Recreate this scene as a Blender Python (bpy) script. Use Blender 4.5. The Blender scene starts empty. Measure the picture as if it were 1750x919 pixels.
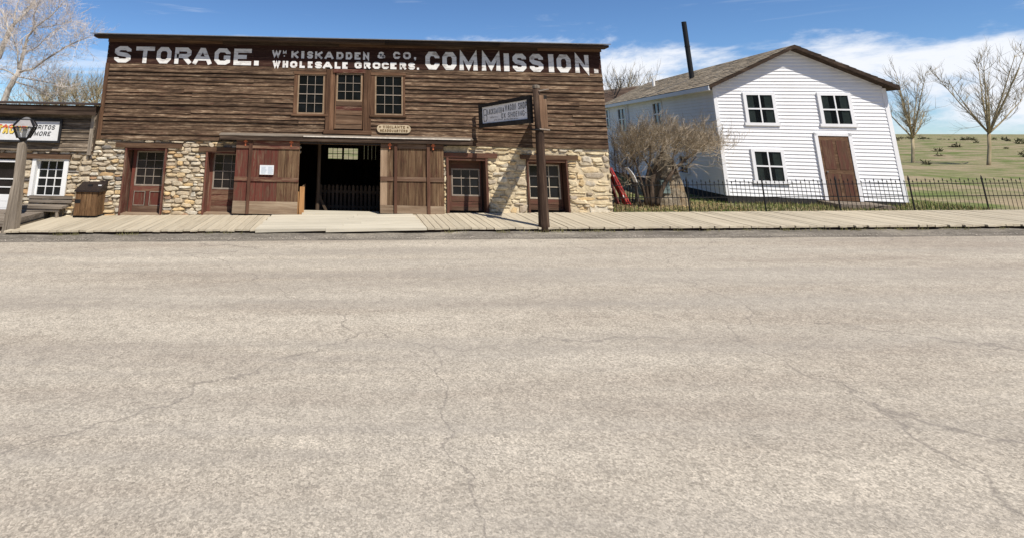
import bpy, bmesh, math, random
from math import radians, sin, cos, tan, pi, sqrt, atan2
from mathutils import Vector, Matrix
random.seed(11)
scene = bpy.context.scene
COL = scene.collection

# ------------------------------------------------------------------ camera, sky, sun, exposure
EYE = 2.395          # eye height above the boardwalk, metres
FPX = 860.0          # focal length in photo pixels
PITCH = radians(12.5)
ROLL = 0.0217
PX0, PY0 = 600.0, 37.34   # principal point in the photo (1750 x 919)
r0 = Vector((1, 0, 0)); f0 = Vector((0, cos(PITCH), sin(PITCH))); u0 = Vector((0, -sin(PITCH), cos(PITCH)))
RV = cos(ROLL) * r0 + sin(ROLL) * u0
UV = -sin(ROLL) * r0 + cos(ROLL) * u0
cam_d = bpy.data.cameras.new('camera'); cam = bpy.data.objects.new('camera', cam_d); COL.objects.link(cam)
cam_d.sensor_width = 36.0; cam_d.lens = FPX / 1750 * 36.0
cam_d.shift_x = (875 - PX0) / 1750; cam_d.shift_y = (PY0 - 459.5) / 1750
cam_d.clip_start = 0.1; cam_d.clip_end = 3000
m3 = Matrix((RV, UV, -f0)).transposed()
cam.matrix_world = Matrix.Translation((0, 0, EYE)) @ m3.to_4x4()
scene.camera = cam

SUNV = Vector((0.55, -1.0, 1.6)).normalized()
SUN_EL = math.asin(SUNV.z); SUN_ROT = atan2(SUNV.x, SUNV.y)
world = bpy.data.worlds.new('World'); scene.world = world; world.use_nodes = True
wt = world.node_tree; wt.nodes.clear()
def wn(t): return wt.nodes.new(t)
wout = wn('ShaderNodeOutputWorld'); wbg = wn('ShaderNodeBackground'); wbg.inputs['Strength'].default_value = 0.095
sky = wn('ShaderNodeTexSky'); sky.sky_type = 'NISHITA'; sky.sun_disc = False
sky.sun_elevation = SUN_EL; sky.sun_rotation = SUN_ROT; sky.altitude = 1700; sky.air_density = 1.0; sky.dust_density = 0.1; sky.ozone_density = 3.0
tc = wn('ShaderNodeTexCoord')
sep = wn('ShaderNodeSeparateXYZ'); wt.links.new(tc.outputs['Generated'], sep.inputs[0])
def wmath(op, a, b=None, c=None):
    n = wn('ShaderNodeMath'); n.operation = op
    for i, v in enumerate((a, b, c)):
        if v is None: continue
        if isinstance(v, (int, float)): n.inputs[i].default_value = v
        else: wt.links.new(v, n.inputs[i])
    return n.outputs[0]
def wnoise(scale_vec, loc, scale, detail, rough=0.55, dist=0.0):
    mp = wn('ShaderNodeMapping'); mp.inputs['Scale'].default_value = scale_vec; mp.inputs['Location'].default_value = loc
    wt.links.new(tc.outputs['Generated'], mp.inputs['Vector'])
    n = wn('ShaderNodeTexNoise'); n.inputs['Scale'].default_value = scale; n.inputs['Detail'].default_value = detail
    n.inputs['Roughness'].default_value = rough; n.inputs['Distortion'].default_value = dist
    wt.links.new(mp.outputs[0], n.inputs['Vector']); return n.outputs['Fac']
def wramp(v, a, b):
    n = wn('ShaderNodeMapRange'); n.interpolation_type = 'SMOOTHSTEP'; n.inputs['From Min'].default_value = a; n.inputs['From Max'].default_value = b
    wt.links.new(v, n.inputs['Value']); return n.outputs[0]
cl1 = wnoise((1, 1, 3.0), (5.1, 1.4, 0.3), 4.6, 8, 0.62, 0.2)       # puffy low clouds
cl2 = wnoise((0.8, 0.8, 9.0), (7.3, 2.2, 4.2), 3.0, 6, 0.62, 0.5)   # thin streaks
lowb = wramp(sep.outputs['Z'], 0.235, 0.10)
side = wmath('MULTIPLY_ADD', sep.outputs['X'], 0.22, 0.0)
bank = wmath('MULTIPLY', wramp(wmath('ABSOLUTE', wmath('ADD', sep.outputs['X'], -0.22)), 0.30, 0.08), wmath('MULTIPLY', wramp(sep.outputs['Z'], 0.215, 0.185), wramp(sep.outputs['Y'], 0.5, 0.8)))
t1 = wmath('ADD', wmath('ADD', cl1, side), wmath('ADD', wmath('MULTIPLY_ADD', lowb, 0.34, -0.16), wmath('MULTIPLY', bank, 0.16)))
m1 = wramp(t1, 0.66, 0.88)
m2 = wmath('MULTIPLY', wramp(wmath('MULTIPLY_ADD', lowb, 0.05, cl2), 0.56, 0.74), 0.5)
cm = wmath('MAXIMUM', m1, m2)
mixc = wn('ShaderNodeMix'); mixc.data_type = 'RGBA'
wt.links.new(cm, mixc.inputs['Factor'])
gm = wn('ShaderNodeMix'); gm.data_type = 'RGBA'; gm.blend_type = 'MULTIPLY'; gm.inputs['Factor'].default_value = 1.0
wt.links.new(sky.outputs[0], gm.inputs['A']); gm.inputs['B'].default_value = (0.70, 0.89, 1.08, 1)
wt.links.new(gm.outputs['Result'], mixc.inputs['A']); mixc.inputs['B'].default_value = (8.2, 8.5, 9.1, 1)
wt.links.new(mixc.outputs['Result'], wbg.inputs['Color']); wt.links.new(wbg.outputs[0], wout.inputs[0])

sun_d = bpy.data.lights.new('sun', 'SUN'); sun_d.energy = 4.9; sun_d.angle = radians(0.5); sun_d.color = (1.0, 0.94, 0.85)
sun = bpy.data.objects.new('sun', sun_d); COL.objects.link(sun)
sun.rotation_euler = (-SUNV).to_track_quat('-Z', 'Y').to_euler(); sun.location = SUNV * 60
vs = scene.view_settings; vs.view_transform = 'Standard'; vs.look = 'None'; vs.gamma = 1.0; vs.use_curve_mapping = False; vs.exposure = 0.25

# ------------------------------------------------------------------ measuring: a photo pixel on a real plane
def ray(px, py): return f0 * FPX + RV * (px - PX0) + UV * (PY0 - py)
def at(px, py, Y):
    d = ray(px, py); p = d * (Y / d.y); return Vector((p.x, p.y, p.z + EYE))
def onplane(px, py, P, n):
    d = ray(px, py); C = Vector((0, 0, EYE)); return C + d * ((P - C).dot(n) / d.dot(n))
GX = 0.0262
def gz(x): return GX * max(-26.0, min(26.0, x))
def onwalk(px, py, h=0.0):
    d = ray(px, py); t = (h - EYE) / (d.z - GX * d.x); return Vector((0, 0, EYE)) + d * t
def rect(l, t, r, b, Y):
    m = (t + b) / 2; c = (l + r) / 2
    return at(l, m, Y).x, at(r, m, Y).x, at(c, b, Y).z, at(c, t, Y).z
W = 16.2

# ------------------------------------------------------------------ mesh building
class MB:
    def __init__(s): s.v = []; s.f = []; s.smooth = False
    def add(s, vs_, fs):
        o = len(s.v); s.v += [Vector(v) for v in vs_]; s.f += [tuple(i + o for i in f) for f in fs]; return s
    def box(s, x0, x1, y0, y1, z0, z1, j=0.0):
        vs_ = [(x, y, z) for z in (z0, z1) for y in (y0, y1) for x in (x0, x1)]
        if j: vs_ = [(x + random.uniform(-j, j), y + random.uniform(-j, j), z + random.uniform(-j, j)) for x, y, z in vs_]
        return s.add(vs_, [(0, 2, 3, 1), (4, 5, 7, 6), (0, 1, 5, 4), (2, 6, 7, 3), (0, 4, 6, 2), (1, 3, 7, 5)])
    def prism(s, loop_a, loop_b):
        n = len(loop_a)
        return s.add(list(loop_a) + list(loop_b), [tuple(range(n - 1, -1, -1)), tuple(range(n, 2 * n))] + [(i, (i + 1) % n, n + (i + 1) % n, n + i) for i in range(n)])
    def bar(s, a, b, w, h, up=(0, 0, 1)):
        a = Vector(a); b = Vector(b); d = (b - a).normalized(); u = Vector(up)
        sd = d.cross(u)
        if sd.length < 1e-4: sd = d.cross(Vector((0, 1, 0)))
        sd.normalize(); u = sd.cross(d).normalized()
        q = [sd * (w / 2) + u * (h / 2), -sd * (w / 2) + u * (h / 2), -sd * (w / 2) - u * (h / 2), sd * (w / 2) - u * (h / 2)]
        return s.prism([a + x for x in q], [b + x for x in q])
    def tube(s, path, radii, n=6, cap=True):
        o = len(s.v); P = [Vector(p) for p in path]; k = len(P); nrm = None
        for i in range(k):
            d = (P[min(i + 1, k - 1)] - P[max(i - 1, 0)])
            d = d.normalized() if d.length > 1e-9 else Vector((0, 0, 1))
            if nrm is None:
                nrm = d.cross(Vector((0.31, 0.83, 0.2)))
                if nrm.length < 1e-3: nrm = d.cross(Vector((1, 0, 0)))
            nrm = (nrm - d * nrm.dot(d)); nrm = nrm.normalized() if nrm.length > 1e-6 else d.orthogonal().normalized()
            b = d.cross(nrm); r = radii[i] if isinstance(radii, (list, tuple)) else radii
            for q in range(n):
                a = 2 * pi * q / n; s.v.append(P[i] + (nrm * cos(a) + b * sin(a)) * r)
        for i in range(k - 1):
            for q in range(n):
                s.f.append((o + i * n + q, o + i * n + (q + 1) % n, o + (i + 1) * n + (q + 1) % n, o + (i + 1) * n + q))
        if cap:
            s.f.append(tuple(o + q for q in range(n - 1, -1, -1))); s.f.append(tuple(o + (k - 1) * n + q for q in range(n)))
        return s
    def build(s, name, mat, parent=None, smooth=None):
        me = bpy.data.meshes.new(name)
        lo = Vector([min(v[i] for v in s.v) for i in range(3)]); hi = Vector([max(v[i] for v in s.v) for i in range(3)])
        c = (lo + hi) / 2
        me.from_pydata([tuple(v - c) for v in s.v], [], s.f); me.update()
        if s.smooth or smooth:
            me.polygons.foreach_set('use_smooth', [True] * len(me.polygons))
        o = bpy.data.objects.new(name, me); COL.objects.link(o); me.materials.append(mat)
        if parent is not None: o.parent = parent
        place(o, c, parent); return o
WPOS = {}
def place(o, wpos, parent):
    base = WPOS[parent.name] if parent is not None else Vector((0, 0, 0))
    o.location = Vector(wpos) - base; WPOS[o.name] = Vector(wpos)
def tag(o, label=None, cat=None, group=None, kind=None):
    if label: o['label'] = label
    if cat: o['category'] = cat
    if group: o['group'] = group
    if kind: o['kind'] = kind
    return o
def thing(name, loc, label=None, cat=None, group=None, kind=None):
    o = bpy.data.objects.new(name, None); COL.objects.link(o); o.empty_display_size = 0.2
    o.location = loc; WPOS[o.name] = Vector(loc); return tag(o, label, cat, group, kind)
def part_group(name, loc, parent, label=None):
    o = bpy.data.objects.new(name, None); COL.objects.link(o); o.empty_display_size = 0.2; o.parent = parent; place(o, loc, parent); return tag(o, label)
def copy_part(src, wpos, parent, rot=None, scale=None):
    c = src.copy(); COL.objects.link(c)
    c.parent = parent; place(c, wpos, parent)
    if rot: c.rotation_euler = rot
    if scale: c.scale = scale
    return c
def box(name, mat, parent, x0, x1, y0, y1, z0, z1, j=0.003):
    return MB().box(x0, x1, y0, y1, z0, z1, j).build(name, mat, parent)
def free(a, b, cuts):
    segs = [(a, b)]
    for c0, c1 in cuts:
        out = []
        for s0, s1 in segs:
            if c1 <= s0 or c0 >= s1: out.append((s0, s1)); continue
            if c0 > s0: out.append((s0, c0))
            if c1 < s1: out.append((c1, s1))
        segs = out
    return [s for s in segs if s[1] - s[0] > 0.03]
def holes_wall(x0, x1, z0, z1, holes, y0, y1):
    mb = MB(); zs = sorted({z0, z1, *[min(max(h[2], z0), z1) for h in holes], *[min(max(h[3], z0), z1) for h in holes]})
    for a, b in zip(zs, zs[1:]):
        if b - a < 1e-4: continue
        m = (a + b) / 2
        for s0, s1 in free(x0, x1, [(h[0], h[1]) for h in holes if h[2] < m < h[3]]):
            mb.box(s0, s1, y0, y1, a, b)
    return mb

# ------------------------------------------------------------------ materials
def srgb(r, g, b):
    f = lambda c: (c / 255 / 12.92) if c / 255 <= 0.04045 else ((c / 255 + 0.055) / 1.055) ** 2.4
    return (f(r), f(g), f(b), 1)
class NT:
    def __init__(s, name):
        s.m = bpy.data.materials.new(name); s.m.use_nodes = True; s.t = s.m.node_tree; s.t.nodes.clear()
        s.out = s.n('ShaderNodeOutputMaterial'); s.b = s.n('ShaderNodeBsdfPrincipled'); s.l(s.b.outputs[0], s.out.inputs[0])
    def n(s, t): return s.t.nodes.new(t)
    def l(s, a, b): s.t.links.new(a, b)
    def coord(s, off=True, kind='Object'):
        t = s.n('ShaderNodeTexCoord')
        if not off: return t.outputs[kind]
        oi = s.n('ShaderNodeObjectInfo'); sc = s.n('ShaderNodeVectorMath'); sc.operation = 'SCALE'
        cx = s.n('ShaderNodeCombineXYZ'); 
        for i in range(3): s.l(oi.outputs['Random'], cx.inputs[i])
        s.l(cx.outputs[0], sc.inputs[0]); sc.inputs['Scale'].default_value = 53.0
        ad = s.n('ShaderNodeVectorMath'); ad.operation = 'ADD'; s.l(t.outputs[kind], ad.inputs[0]); s.l(sc.outputs[0], ad.inputs[1])
        return ad.outputs[0]
    def noise(s, vec, scale, detail=4, rough=0.6, sv=(1, 1, 1), dist=0.0):
        mp = s.n('ShaderNodeMapping'); mp.inputs['Scale'].default_value = sv; s.l(vec, mp.inputs['Vector'])
        n = s.n('ShaderNodeTexNoise'); n.inputs['Scale'].default_value = scale; n.inputs['Detail'].default_value = detail
        n.inputs['Roughness'].default_value = rough; n.inputs['Distortion'].default_value = dist
        s.l(mp.outputs[0], n.inputs['Vector']); return n.outputs['Fac']
    def ramp(s, fac, stops):
        r = s.n('ShaderNodeValToRGB'); e = r.color_ramp.elements
        while len(e) < len(stops): e.new(0.5)
        for i, (p, c) in enumerate(stops): e[i].position = p; e[i].color = c if len(c) == 4 else (*c, 1)
        s.l(fac, r.inputs[0]); return r.outputs[0]
    def mix(s, fac, a, b, mode='MIX'):
        m = s.n('ShaderNodeMix'); m.data_type = 'RGBA'; m.blend_type = mode
        for k, v in (('Factor', fac), ('A', a), ('B', b)):
            if hasattr(v, 'is_linked'): s.l(v, m.inputs[k])
            else: m.inputs[k].default_value = v
        return m.outputs['Result']
    def rng(s, v, a, b, c=0.0, d=1.0):
        r = s.n('ShaderNodeMapRange'); s.l(v, r.inputs['Value'])
        for k, x in (('From Min', a), ('From Max', b), ('To Min', c), ('To Max', d)): r.inputs[k].default_value = x
        return r.outputs[0]
    def rand(s):
        return s.n('ShaderNodeObjectInfo').outputs['Random']
    def bump(s, h, strength=0.4, dist=0.01):
        b = s.n('ShaderNodeBump'); b.inputs['Strength'].default_value = strength; b.inputs['Distance'].default_value = dist
        s.l(h, b.inputs['Height']); s.l(b.outputs[0], s.b.inputs['Normal'])
    def grey(s, v):
        c = s.n('ShaderNodeCombineColor')
        for i in range(3): s.l(v, c.inputs[i])
        return c.outputs[0]
    def done(s, col, rough=0.8, spec=0.25, metal=0.0):
        if hasattr(col, 'is_linked'): s.l(col, s.b.inputs['Base Color'])
        else: s.b.inputs['Base Color'].default_value = col
        s.b.inputs['Roughness'].default_value = rough; s.b.inputs['Specular IOR Level'].default_value = spec; s.b.inputs['Metallic'].default_value = metal
        return s.m
def wood(name, cols, axis='x', var=0.35, paint=None, cover=0.5, grain=26, rough=0.85, rug=0.0):
    s = NT(name); v = s.coord()
    lo = {'x': (0.05, 1, 1), 'y': (1, 0.05, 1), 'z': (1, 1, 0.05)}[axis]
    lm = {'x': (0.25, 1.6, 1.6), 'y': (1.6, 0.25, 1.6), 'z': (1.6, 1.6, 0.25)}[axis]
    g = s.noise(v, grain, 6, 0.65, lo, 0.6); b = s.noise(v, 2.2, 5, 0.6, lm)
    mixed = s.n('ShaderNodeMath'); mixed.operation = 'MULTIPLY_ADD'; s.l(g, mixed.inputs[0]); mixed.inputs[1].default_value = 0.55
    sc = s.n('ShaderNodeMath'); sc.operation = 'MULTIPLY'; s.l(b, sc.inputs[0]); sc.inputs[1].default_value = 0.45; s.l(sc.outputs[0], mixed.inputs[2])
    mo = mixed.outputs[0]
    if rug:
        kn = s.noise(v, 13, 5, 0.75, tuple(0.3 if q < 0.5 else q for q in lm)); ra = s.n('ShaderNodeMath'); ra.operation = 'MULTIPLY_ADD'; s.l(s.rng(kn, 0.25, 0.75, -rug, rug), ra.inputs[0]); ra.inputs[1].default_value = 1.0; s.l(mo, ra.inputs[2]); mo = ra.outputs[0]
    k = len(cols); col = s.ramp(mo, [(0.32 + 0.36 * i / (k - 1), c) for i, c in enumerate(cols)])
    if paint:
        wn_ = s.noise(v, 7, 6, 0.75, lm); wg = s.noise(v, 60, 4, 0.7, lo)
        ad = s.n('ShaderNodeMath'); ad.operation = 'MULTIPLY_ADD'; s.l(wg, ad.inputs[0]); ad.inputs[1].default_value = 0.5; s.l(wn_, ad.inputs[2])
        ctr = 0.55 + 0.4 * cover; fac = s.rng(ad.outputs[0], ctr + 0.07, ctr - 0.07)
        pc = s.mix(s.rng(b, 0.3, 0.7), paint, tuple(c * 0.62 for c in paint[:3]) + (1,))
        col = s.mix(fac, col, pc)
    vr = s.rng(s.rand(), 0, 1, 1 - var, 1 + var); col = s.mix(1.0, col, s.grey(vr), 'MULTIPLY')
    s.bump(g, 0.5, 0.006); return s.done(col, rough, 0.2)
def plain(name, col, rough=0.7, spec=0.3, metal=0.0, nz=0.25, scale=9, var=0.0, bump=0.0):
    s = NT(name); v = s.coord(); n = s.noise(v, scale, 5, 0.65)
    c = s.mix(1.0, col, s.grey(s.rng(n, 0.25, 0.75, 1 - nz, 1 + nz)), 'MULTIPLY')
    if var: c = s.mix(1.0, c, s.grey(s.rng(s.rand(), 0, 1, 1 - var, 1 + var)), 'MULTIPLY')
    if bump: s.bump(n, bump, 0.01)
    return s.done(c, rough, spec, metal)
def glass(name, col=(0.0035, 0.0045, 0.005, 1)):
    s = NT(name); v = s.coord(); n = s.noise(v, 3, 3)
    c = s.mix(s.rng(n, 0.35, 0.7), col, (col[0] * 2.2, col[1] * 2.2, col[2] * 2.4, 1)); n2 = s.noise(v, 1.3, 2)
    s.bump(n2, 0.06, 0.02); return s.done(c, 0.06, 0.35)
M = {}
M['siding'] = wood('weathered_siding', [(0.012, 0.007, 0.0045), (0.060, 0.036, 0.022), (0.145, 0.093, 0.057), (0.37, 0.275, 0.185)], 'x', 0.26, (0.12, 0.052, 0.036, 1), 0.14, 34, 0.9, 0.125)
M['siding_left'] = wood('grey_siding', [(0.03, 0.022, 0.016), (0.10, 0.076, 0.054), (0.20, 0.158, 0.115), (0.38, 0.315, 0.24)], 'x', 0.3, None, 0.5, 30, 0.9, 0.125)
M['wideboard'] = wood('wide_board', [(0.045, 0.023, 0.013), (0.115, 0.068, 0.041), (0.22, 0.148, 0.096)], 'x', 0.3)
M['band'] = wood('painted_band', [(0.04, 0.02, 0.013), (0.07, 0.038, 0.025), (0.13, 0.078, 0.052)], 'x', 0.18, (0.042, 0.017, 0.012, 1), 0.70)
M['cornice'] = wood('cornice_wood', [(0.018, 0.012, 0.009), (0.045, 0.029, 0.02), (0.13, 0.09, 0.062)], 'x', 0.35)
M['trim'] = wood('brown_trim', [(0.045, 0.022, 0.013), (0.12, 0.064, 0.036), (0.24, 0.14, 0.082)], 'z', 0.28)
M['trimx'] = wood('brown_trim_flat', [(0.045, 0.022, 0.013), (0.11, 0.06, 0.034), (0.23, 0.14, 0.085)], 'x', 0.28)
M['redtrim'] = wood('red_trim', [(0.08, 0.045, 0.028), (0.17, 0.10, 0.065), (0.30, 0.21, 0.15)], 'z', 0.15, (0.155, 0.055, 0.039, 1), 0.58)
M['redtrimx'] = wood('red_trim_flat', [(0.08, 0.045, 0.028), (0.17, 0.10, 0.065), (0.30, 0.21, 0.15)], 'x', 0.15, (0.105, 0.033, 0.024, 1), 0.62)
M['reddoor'] = wood('red_door', [(0.05, 0.028, 0.018), (0.11, 0.062, 0.04), (0.2, 0.13, 0.085)], 'z', 0.12, (0.145, 0.043, 0.031, 1), 0.62)
M['doorwood'] = wood('door_planks', [(0.03, 0.016, 0.010), (0.095, 0.053, 0.029), (0.18, 0.115, 0.064), (0.27, 0.195, 0.12)], 'z', 0.22, (0.10, 0.037, 0.025, 1), 0.26)
M['doorrail'] = wood('door_rail', [(0.06, 0.031, 0.019), (0.13, 0.077, 0.05), (0.25, 0.175, 0.12)], 'x', 0.18)
M['redrail'] = wood('red_rail', [(0.09, 0.045, 0.028), (0.17, 0.10, 0.062), (0.3, 0.2, 0.13)], 'x', 0.15, (0.135, 0.048, 0.035, 1), 0.50)
M['greyrail'] = wood('pale_bottom_rail', [(0.12, 0.075, 0.045), (0.23, 0.165, 0.11), (0.36, 0.285, 0.20)], 'x', 0.12)
M['browndoor'] = wood('brown_red_door', [(0.05, 0.028, 0.018), (0.10, 0.055, 0.035), (0.18, 0.11, 0.07)], 'z', 0.12, (0.135, 0.055, 0.040, 1), 0.46)
M['browndoorx'] = wood('brown_red_rail', [(0.05, 0.028, 0.018), (0.11, 0.06, 0.038), (0.2, 0.125, 0.08)], 'x', 0.12, (0.145, 0.06, 0.043, 1), 0.44)
M['batten'] = wood('dark_batten', [(0.05, 0.022, 0.015), (0.10, 0.048, 0.03), (0.18, 0.10, 0.065)], 'z', 0.12)
M['lintel'] = wood('lintel_beam', [(0.04, 0.022, 0.013), (0.11, 0.062, 0.036), (0.21, 0.135, 0.085)], 'x', 0.2)
M['lightwood'] = wood('orange_wood', [(0.25, 0.12, 0.045), (0.42, 0.22, 0.09), (0.55, 0.33, 0.16)], 'z', 0.1)
M['greywood'] = wood('grey_wood', [(0.09, 0.073, 0.055), (0.24, 0.20, 0.155), (0.42, 0.365, 0.295)], 'z', 0.12)
M['greywoodx'] = wood('grey_wood_flat', [(0.07, 0.055, 0.04), (0.20, 0.165, 0.13), (0.36, 0.31, 0.25)], 'x', 0.15)
M['pole'] = wood('dark_pole', [(0.018, 0.011, 0.008), (0.05, 0.03, 0.02), (0.15, 0.10, 0.068)], 'z', 0.1)
M['poletop'] = wood('worn_pole', [(0.06, 0.036, 0.022), (0.17, 0.10, 0.06), (0.30, 0.20, 0.13)], 'z', 0.1)
M['walk'] = wood('boardwalk_plank', [(0.34, 0.285, 0.205), (0.46, 0.40, 0.295), (0.53, 0.47, 0.355)], 'y', 0.07)
M['ramp'] = wood('pale_plank', [(0.40, 0.36, 0.28), (0.52, 0.475, 0.375), (0.60, 0.55, 0.44)], 'x', 0.06)
M['binwood'] = wood('bin_board', [(0.05, 0.026, 0.012), (0.115, 0.063, 0.03), (0.22, 0.135, 0.068)], 'z', 0.25, None, 0.5, 26, 0.85, 0.1)
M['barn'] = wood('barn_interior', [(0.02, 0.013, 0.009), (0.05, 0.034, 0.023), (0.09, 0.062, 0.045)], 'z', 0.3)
M['picket'] = wood('inside_picket', [(0.045, 0.03, 0.019), (0.085, 0.058, 0.038), (0.12, 0.085, 0.057)], 'z', 0.2)
M['black'] = plain('black_metal', (0.016, 0.016, 0.017, 1), 0.55, 0.4, 0.3)
M['binlid'] = plain('brown_lid', (0.018, 0.012, 0.0115, 1), 0.45, 0.4, 0.0, 0.1)
M['tin'] = plain('roof_tin', (0.20, 0.19, 0.18, 1), 0.5, 0.4, 0.4)
M['hood'] = plain('hood_edge', (0.52, 0.47, 0.40, 1), 0.7, 0.3, 0.0, 0.3)
M['white'] = plain('white_paint', (0.78, 0.78, 0.76, 1), 0.55, 0.3, 0, 0.05)
def house_paint():
    s = NT('house_white'); v = s.coord(False); n = s.noise(v, 1.1, 6, 0.7, (1, 1, 0.35)); g = s.noise(v, 9, 6, 0.75, (0.6, 0.6, 2.2)); w = s.noise(v, 0.5, 3, 0.6)
    c = s.mix(s.rng(n, 0.45, 0.72, 0, 0.4), (0.80, 0.805, 0.82, 1), (0.64, 0.62, 0.60, 1)); c = s.mix(s.rng(g, 0.60, 0.72, 0, 0.45), c, (0.42, 0.39, 0.35, 1)); s.bump(g, 0.3, 0.006); return s.done(c, 0.7, 0.25)
M['housewhite'] = house_paint()
M['muntin'] = plain('weathered_muntin', (0.28, 0.235, 0.19, 1), 0.8, 0.2, 0, 0.25)
M['tansash'] = plain('tan_sash', (0.27, 0.19, 0.12, 1), 0.8, 0.2, 0, 0.3)
M['sash'] = plain('pale_sash', (0.46, 0.40, 0.31, 1), 0.8, 0.2, 0, 0.25)
M['orange'] = plain('rust_hanger', (0.50, 0.14, 0.06, 1), 0.7, 0.3, 0, 0.25)
M['glass'] = glass('dark_glass')
M['glass_brown'] = glass('brown_glass', (0.008, 0.006, 0.0055, 1))
M['iron'] = plain('wrought_iron', (0.012, 0.012, 0.013, 1), 0.6, 0.35, 0.2)
M['ink'] = plain('black_lettering', (0.02, 0.02, 0.022, 1), 0.6, 0.3, 0, 0.1)
M['plaque_ink'] = plain('brown_lettering', (0.14, 0.085, 0.035, 1), 0.6)
M['plaque'] = plain('cream_board', (0.48, 0.39, 0.26, 1), 0.7, 0.2, 0, 0.25)
M['signwhite'] = plain('sign_white', (0.70, 0.70, 0.69, 1), 0.6, 0.3, 0, 0.08)
M['signgrey'] = plain('blacksmith_white', (0.86, 0.85, 0.84, 1), 0.7, 0.2, 0, 0.12, 14)
M['signframe'] = wood('black_frame', [(0.012, 0.011, 0.010), (0.03, 0.026, 0.023), (0.07, 0.06, 0.05)], 'y', 0.1)
M['red_letter'] = plain('red_lettering', (0.65, 0.10, 0.05, 1), 0.6); M['yellow_letter'] = plain('yellow_lettering', (0.75, 0.55, 0.12, 1), 0.6)
M['paper'] = plain('notice_paper', (0.66, 0.70, 0.74, 1), 0.4, 0.4, 0, 0.03)
M['paper_ink'] = plain('notice_print', (0.36, 0.42, 0.47, 1), 0.5)
M['rock'] = None
# stone: tan to rust, picked per stone
def stone_mat(name, stops, mort=0.0):
    s = NT(name); v = s.coord(); col = s.ramp(s.rand(), stops); n = s.noise(v, 9, 6, 0.7); n2 = s.noise(v, 3.0, 3, 0.6)
    col = s.mix(1.0, col, s.grey(s.rng(n, 0.25, 0.75, 0.5, 1.38)), 'MULTIPLY')
    col = s.mix(s.rng(n2, 0.52, 0.72, 0, 0.35), col, (0.42, 0.29, 0.15, 1))
    s.bump(n, 0.8, 0.02); return s.done(col, 0.9, 0.2)
M['stone'] = stone_mat('fieldstone', [(0.0, (0.56, 0.48, 0.35)), (0.16, (0.42, 0.345, 0.25)), (0.32, (0.63, 0.555, 0.42)), (0.46, (0.40, 0.32, 0.22)), (0.58, (0.56, 0.48, 0.35)), (0.7, (0.58, 0.42, 0.22)), (0.79, (0.40, 0.23, 0.12)), (0.85, (0.15, 0.135, 0.125)), (0.91, (0.72, 0.66, 0.53)), (1.0, (0.46, 0.41, 0.33))])
M['stone_pale'] = stone_mat('pale_fieldstone', [(0.0, (0.62, 0.52, 0.34)), (0.3, (0.55, 0.45, 0.29)), (0.55, (0.66, 0.57, 0.40)), (0.72, (0.58, 0.42, 0.22)), (0.82, (0.50, 0.42, 0.29)), (0.9, (0.38, 0.32, 0.25)), (1.0, (0.62, 0.56, 0.44))])
M['mortar'] = plain('wall_mortar', (0.27, 0.215, 0.145, 1), 0.95, 0.1, 0, 0.35, 12, 0, 0.6)
M['mortar_pale'] = plain('pale_mortar', (0.52, 0.435, 0.30, 1), 0.95, 0.1, 0, 0.5, 6, 0, 1.0)
def letter_mat():
    s = NT('white_letter_paint'); v = s.coord(); n = s.noise(v, 5, 6, 0.7, (0.5, 1, 2)); g = s.noise(v, 40, 4, 0.7, (0.06, 1, 1))
    a = s.n('ShaderNodeMath'); a.operation = 'MULTIPLY_ADD'; s.l(g, a.inputs[0]); a.inputs[1].default_value = 0.45; s.l(n, a.inputs[2])
    c = s.mix(s.rng(a.outputs[0], 0.74, 0.92), (0.74, 0.73, 0.70, 1), (0.30, 0.26, 0.225, 1)); return s.done(c, 0.75, 0.2)
M['letter'] = letter_mat()
exec_ok = True
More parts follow.
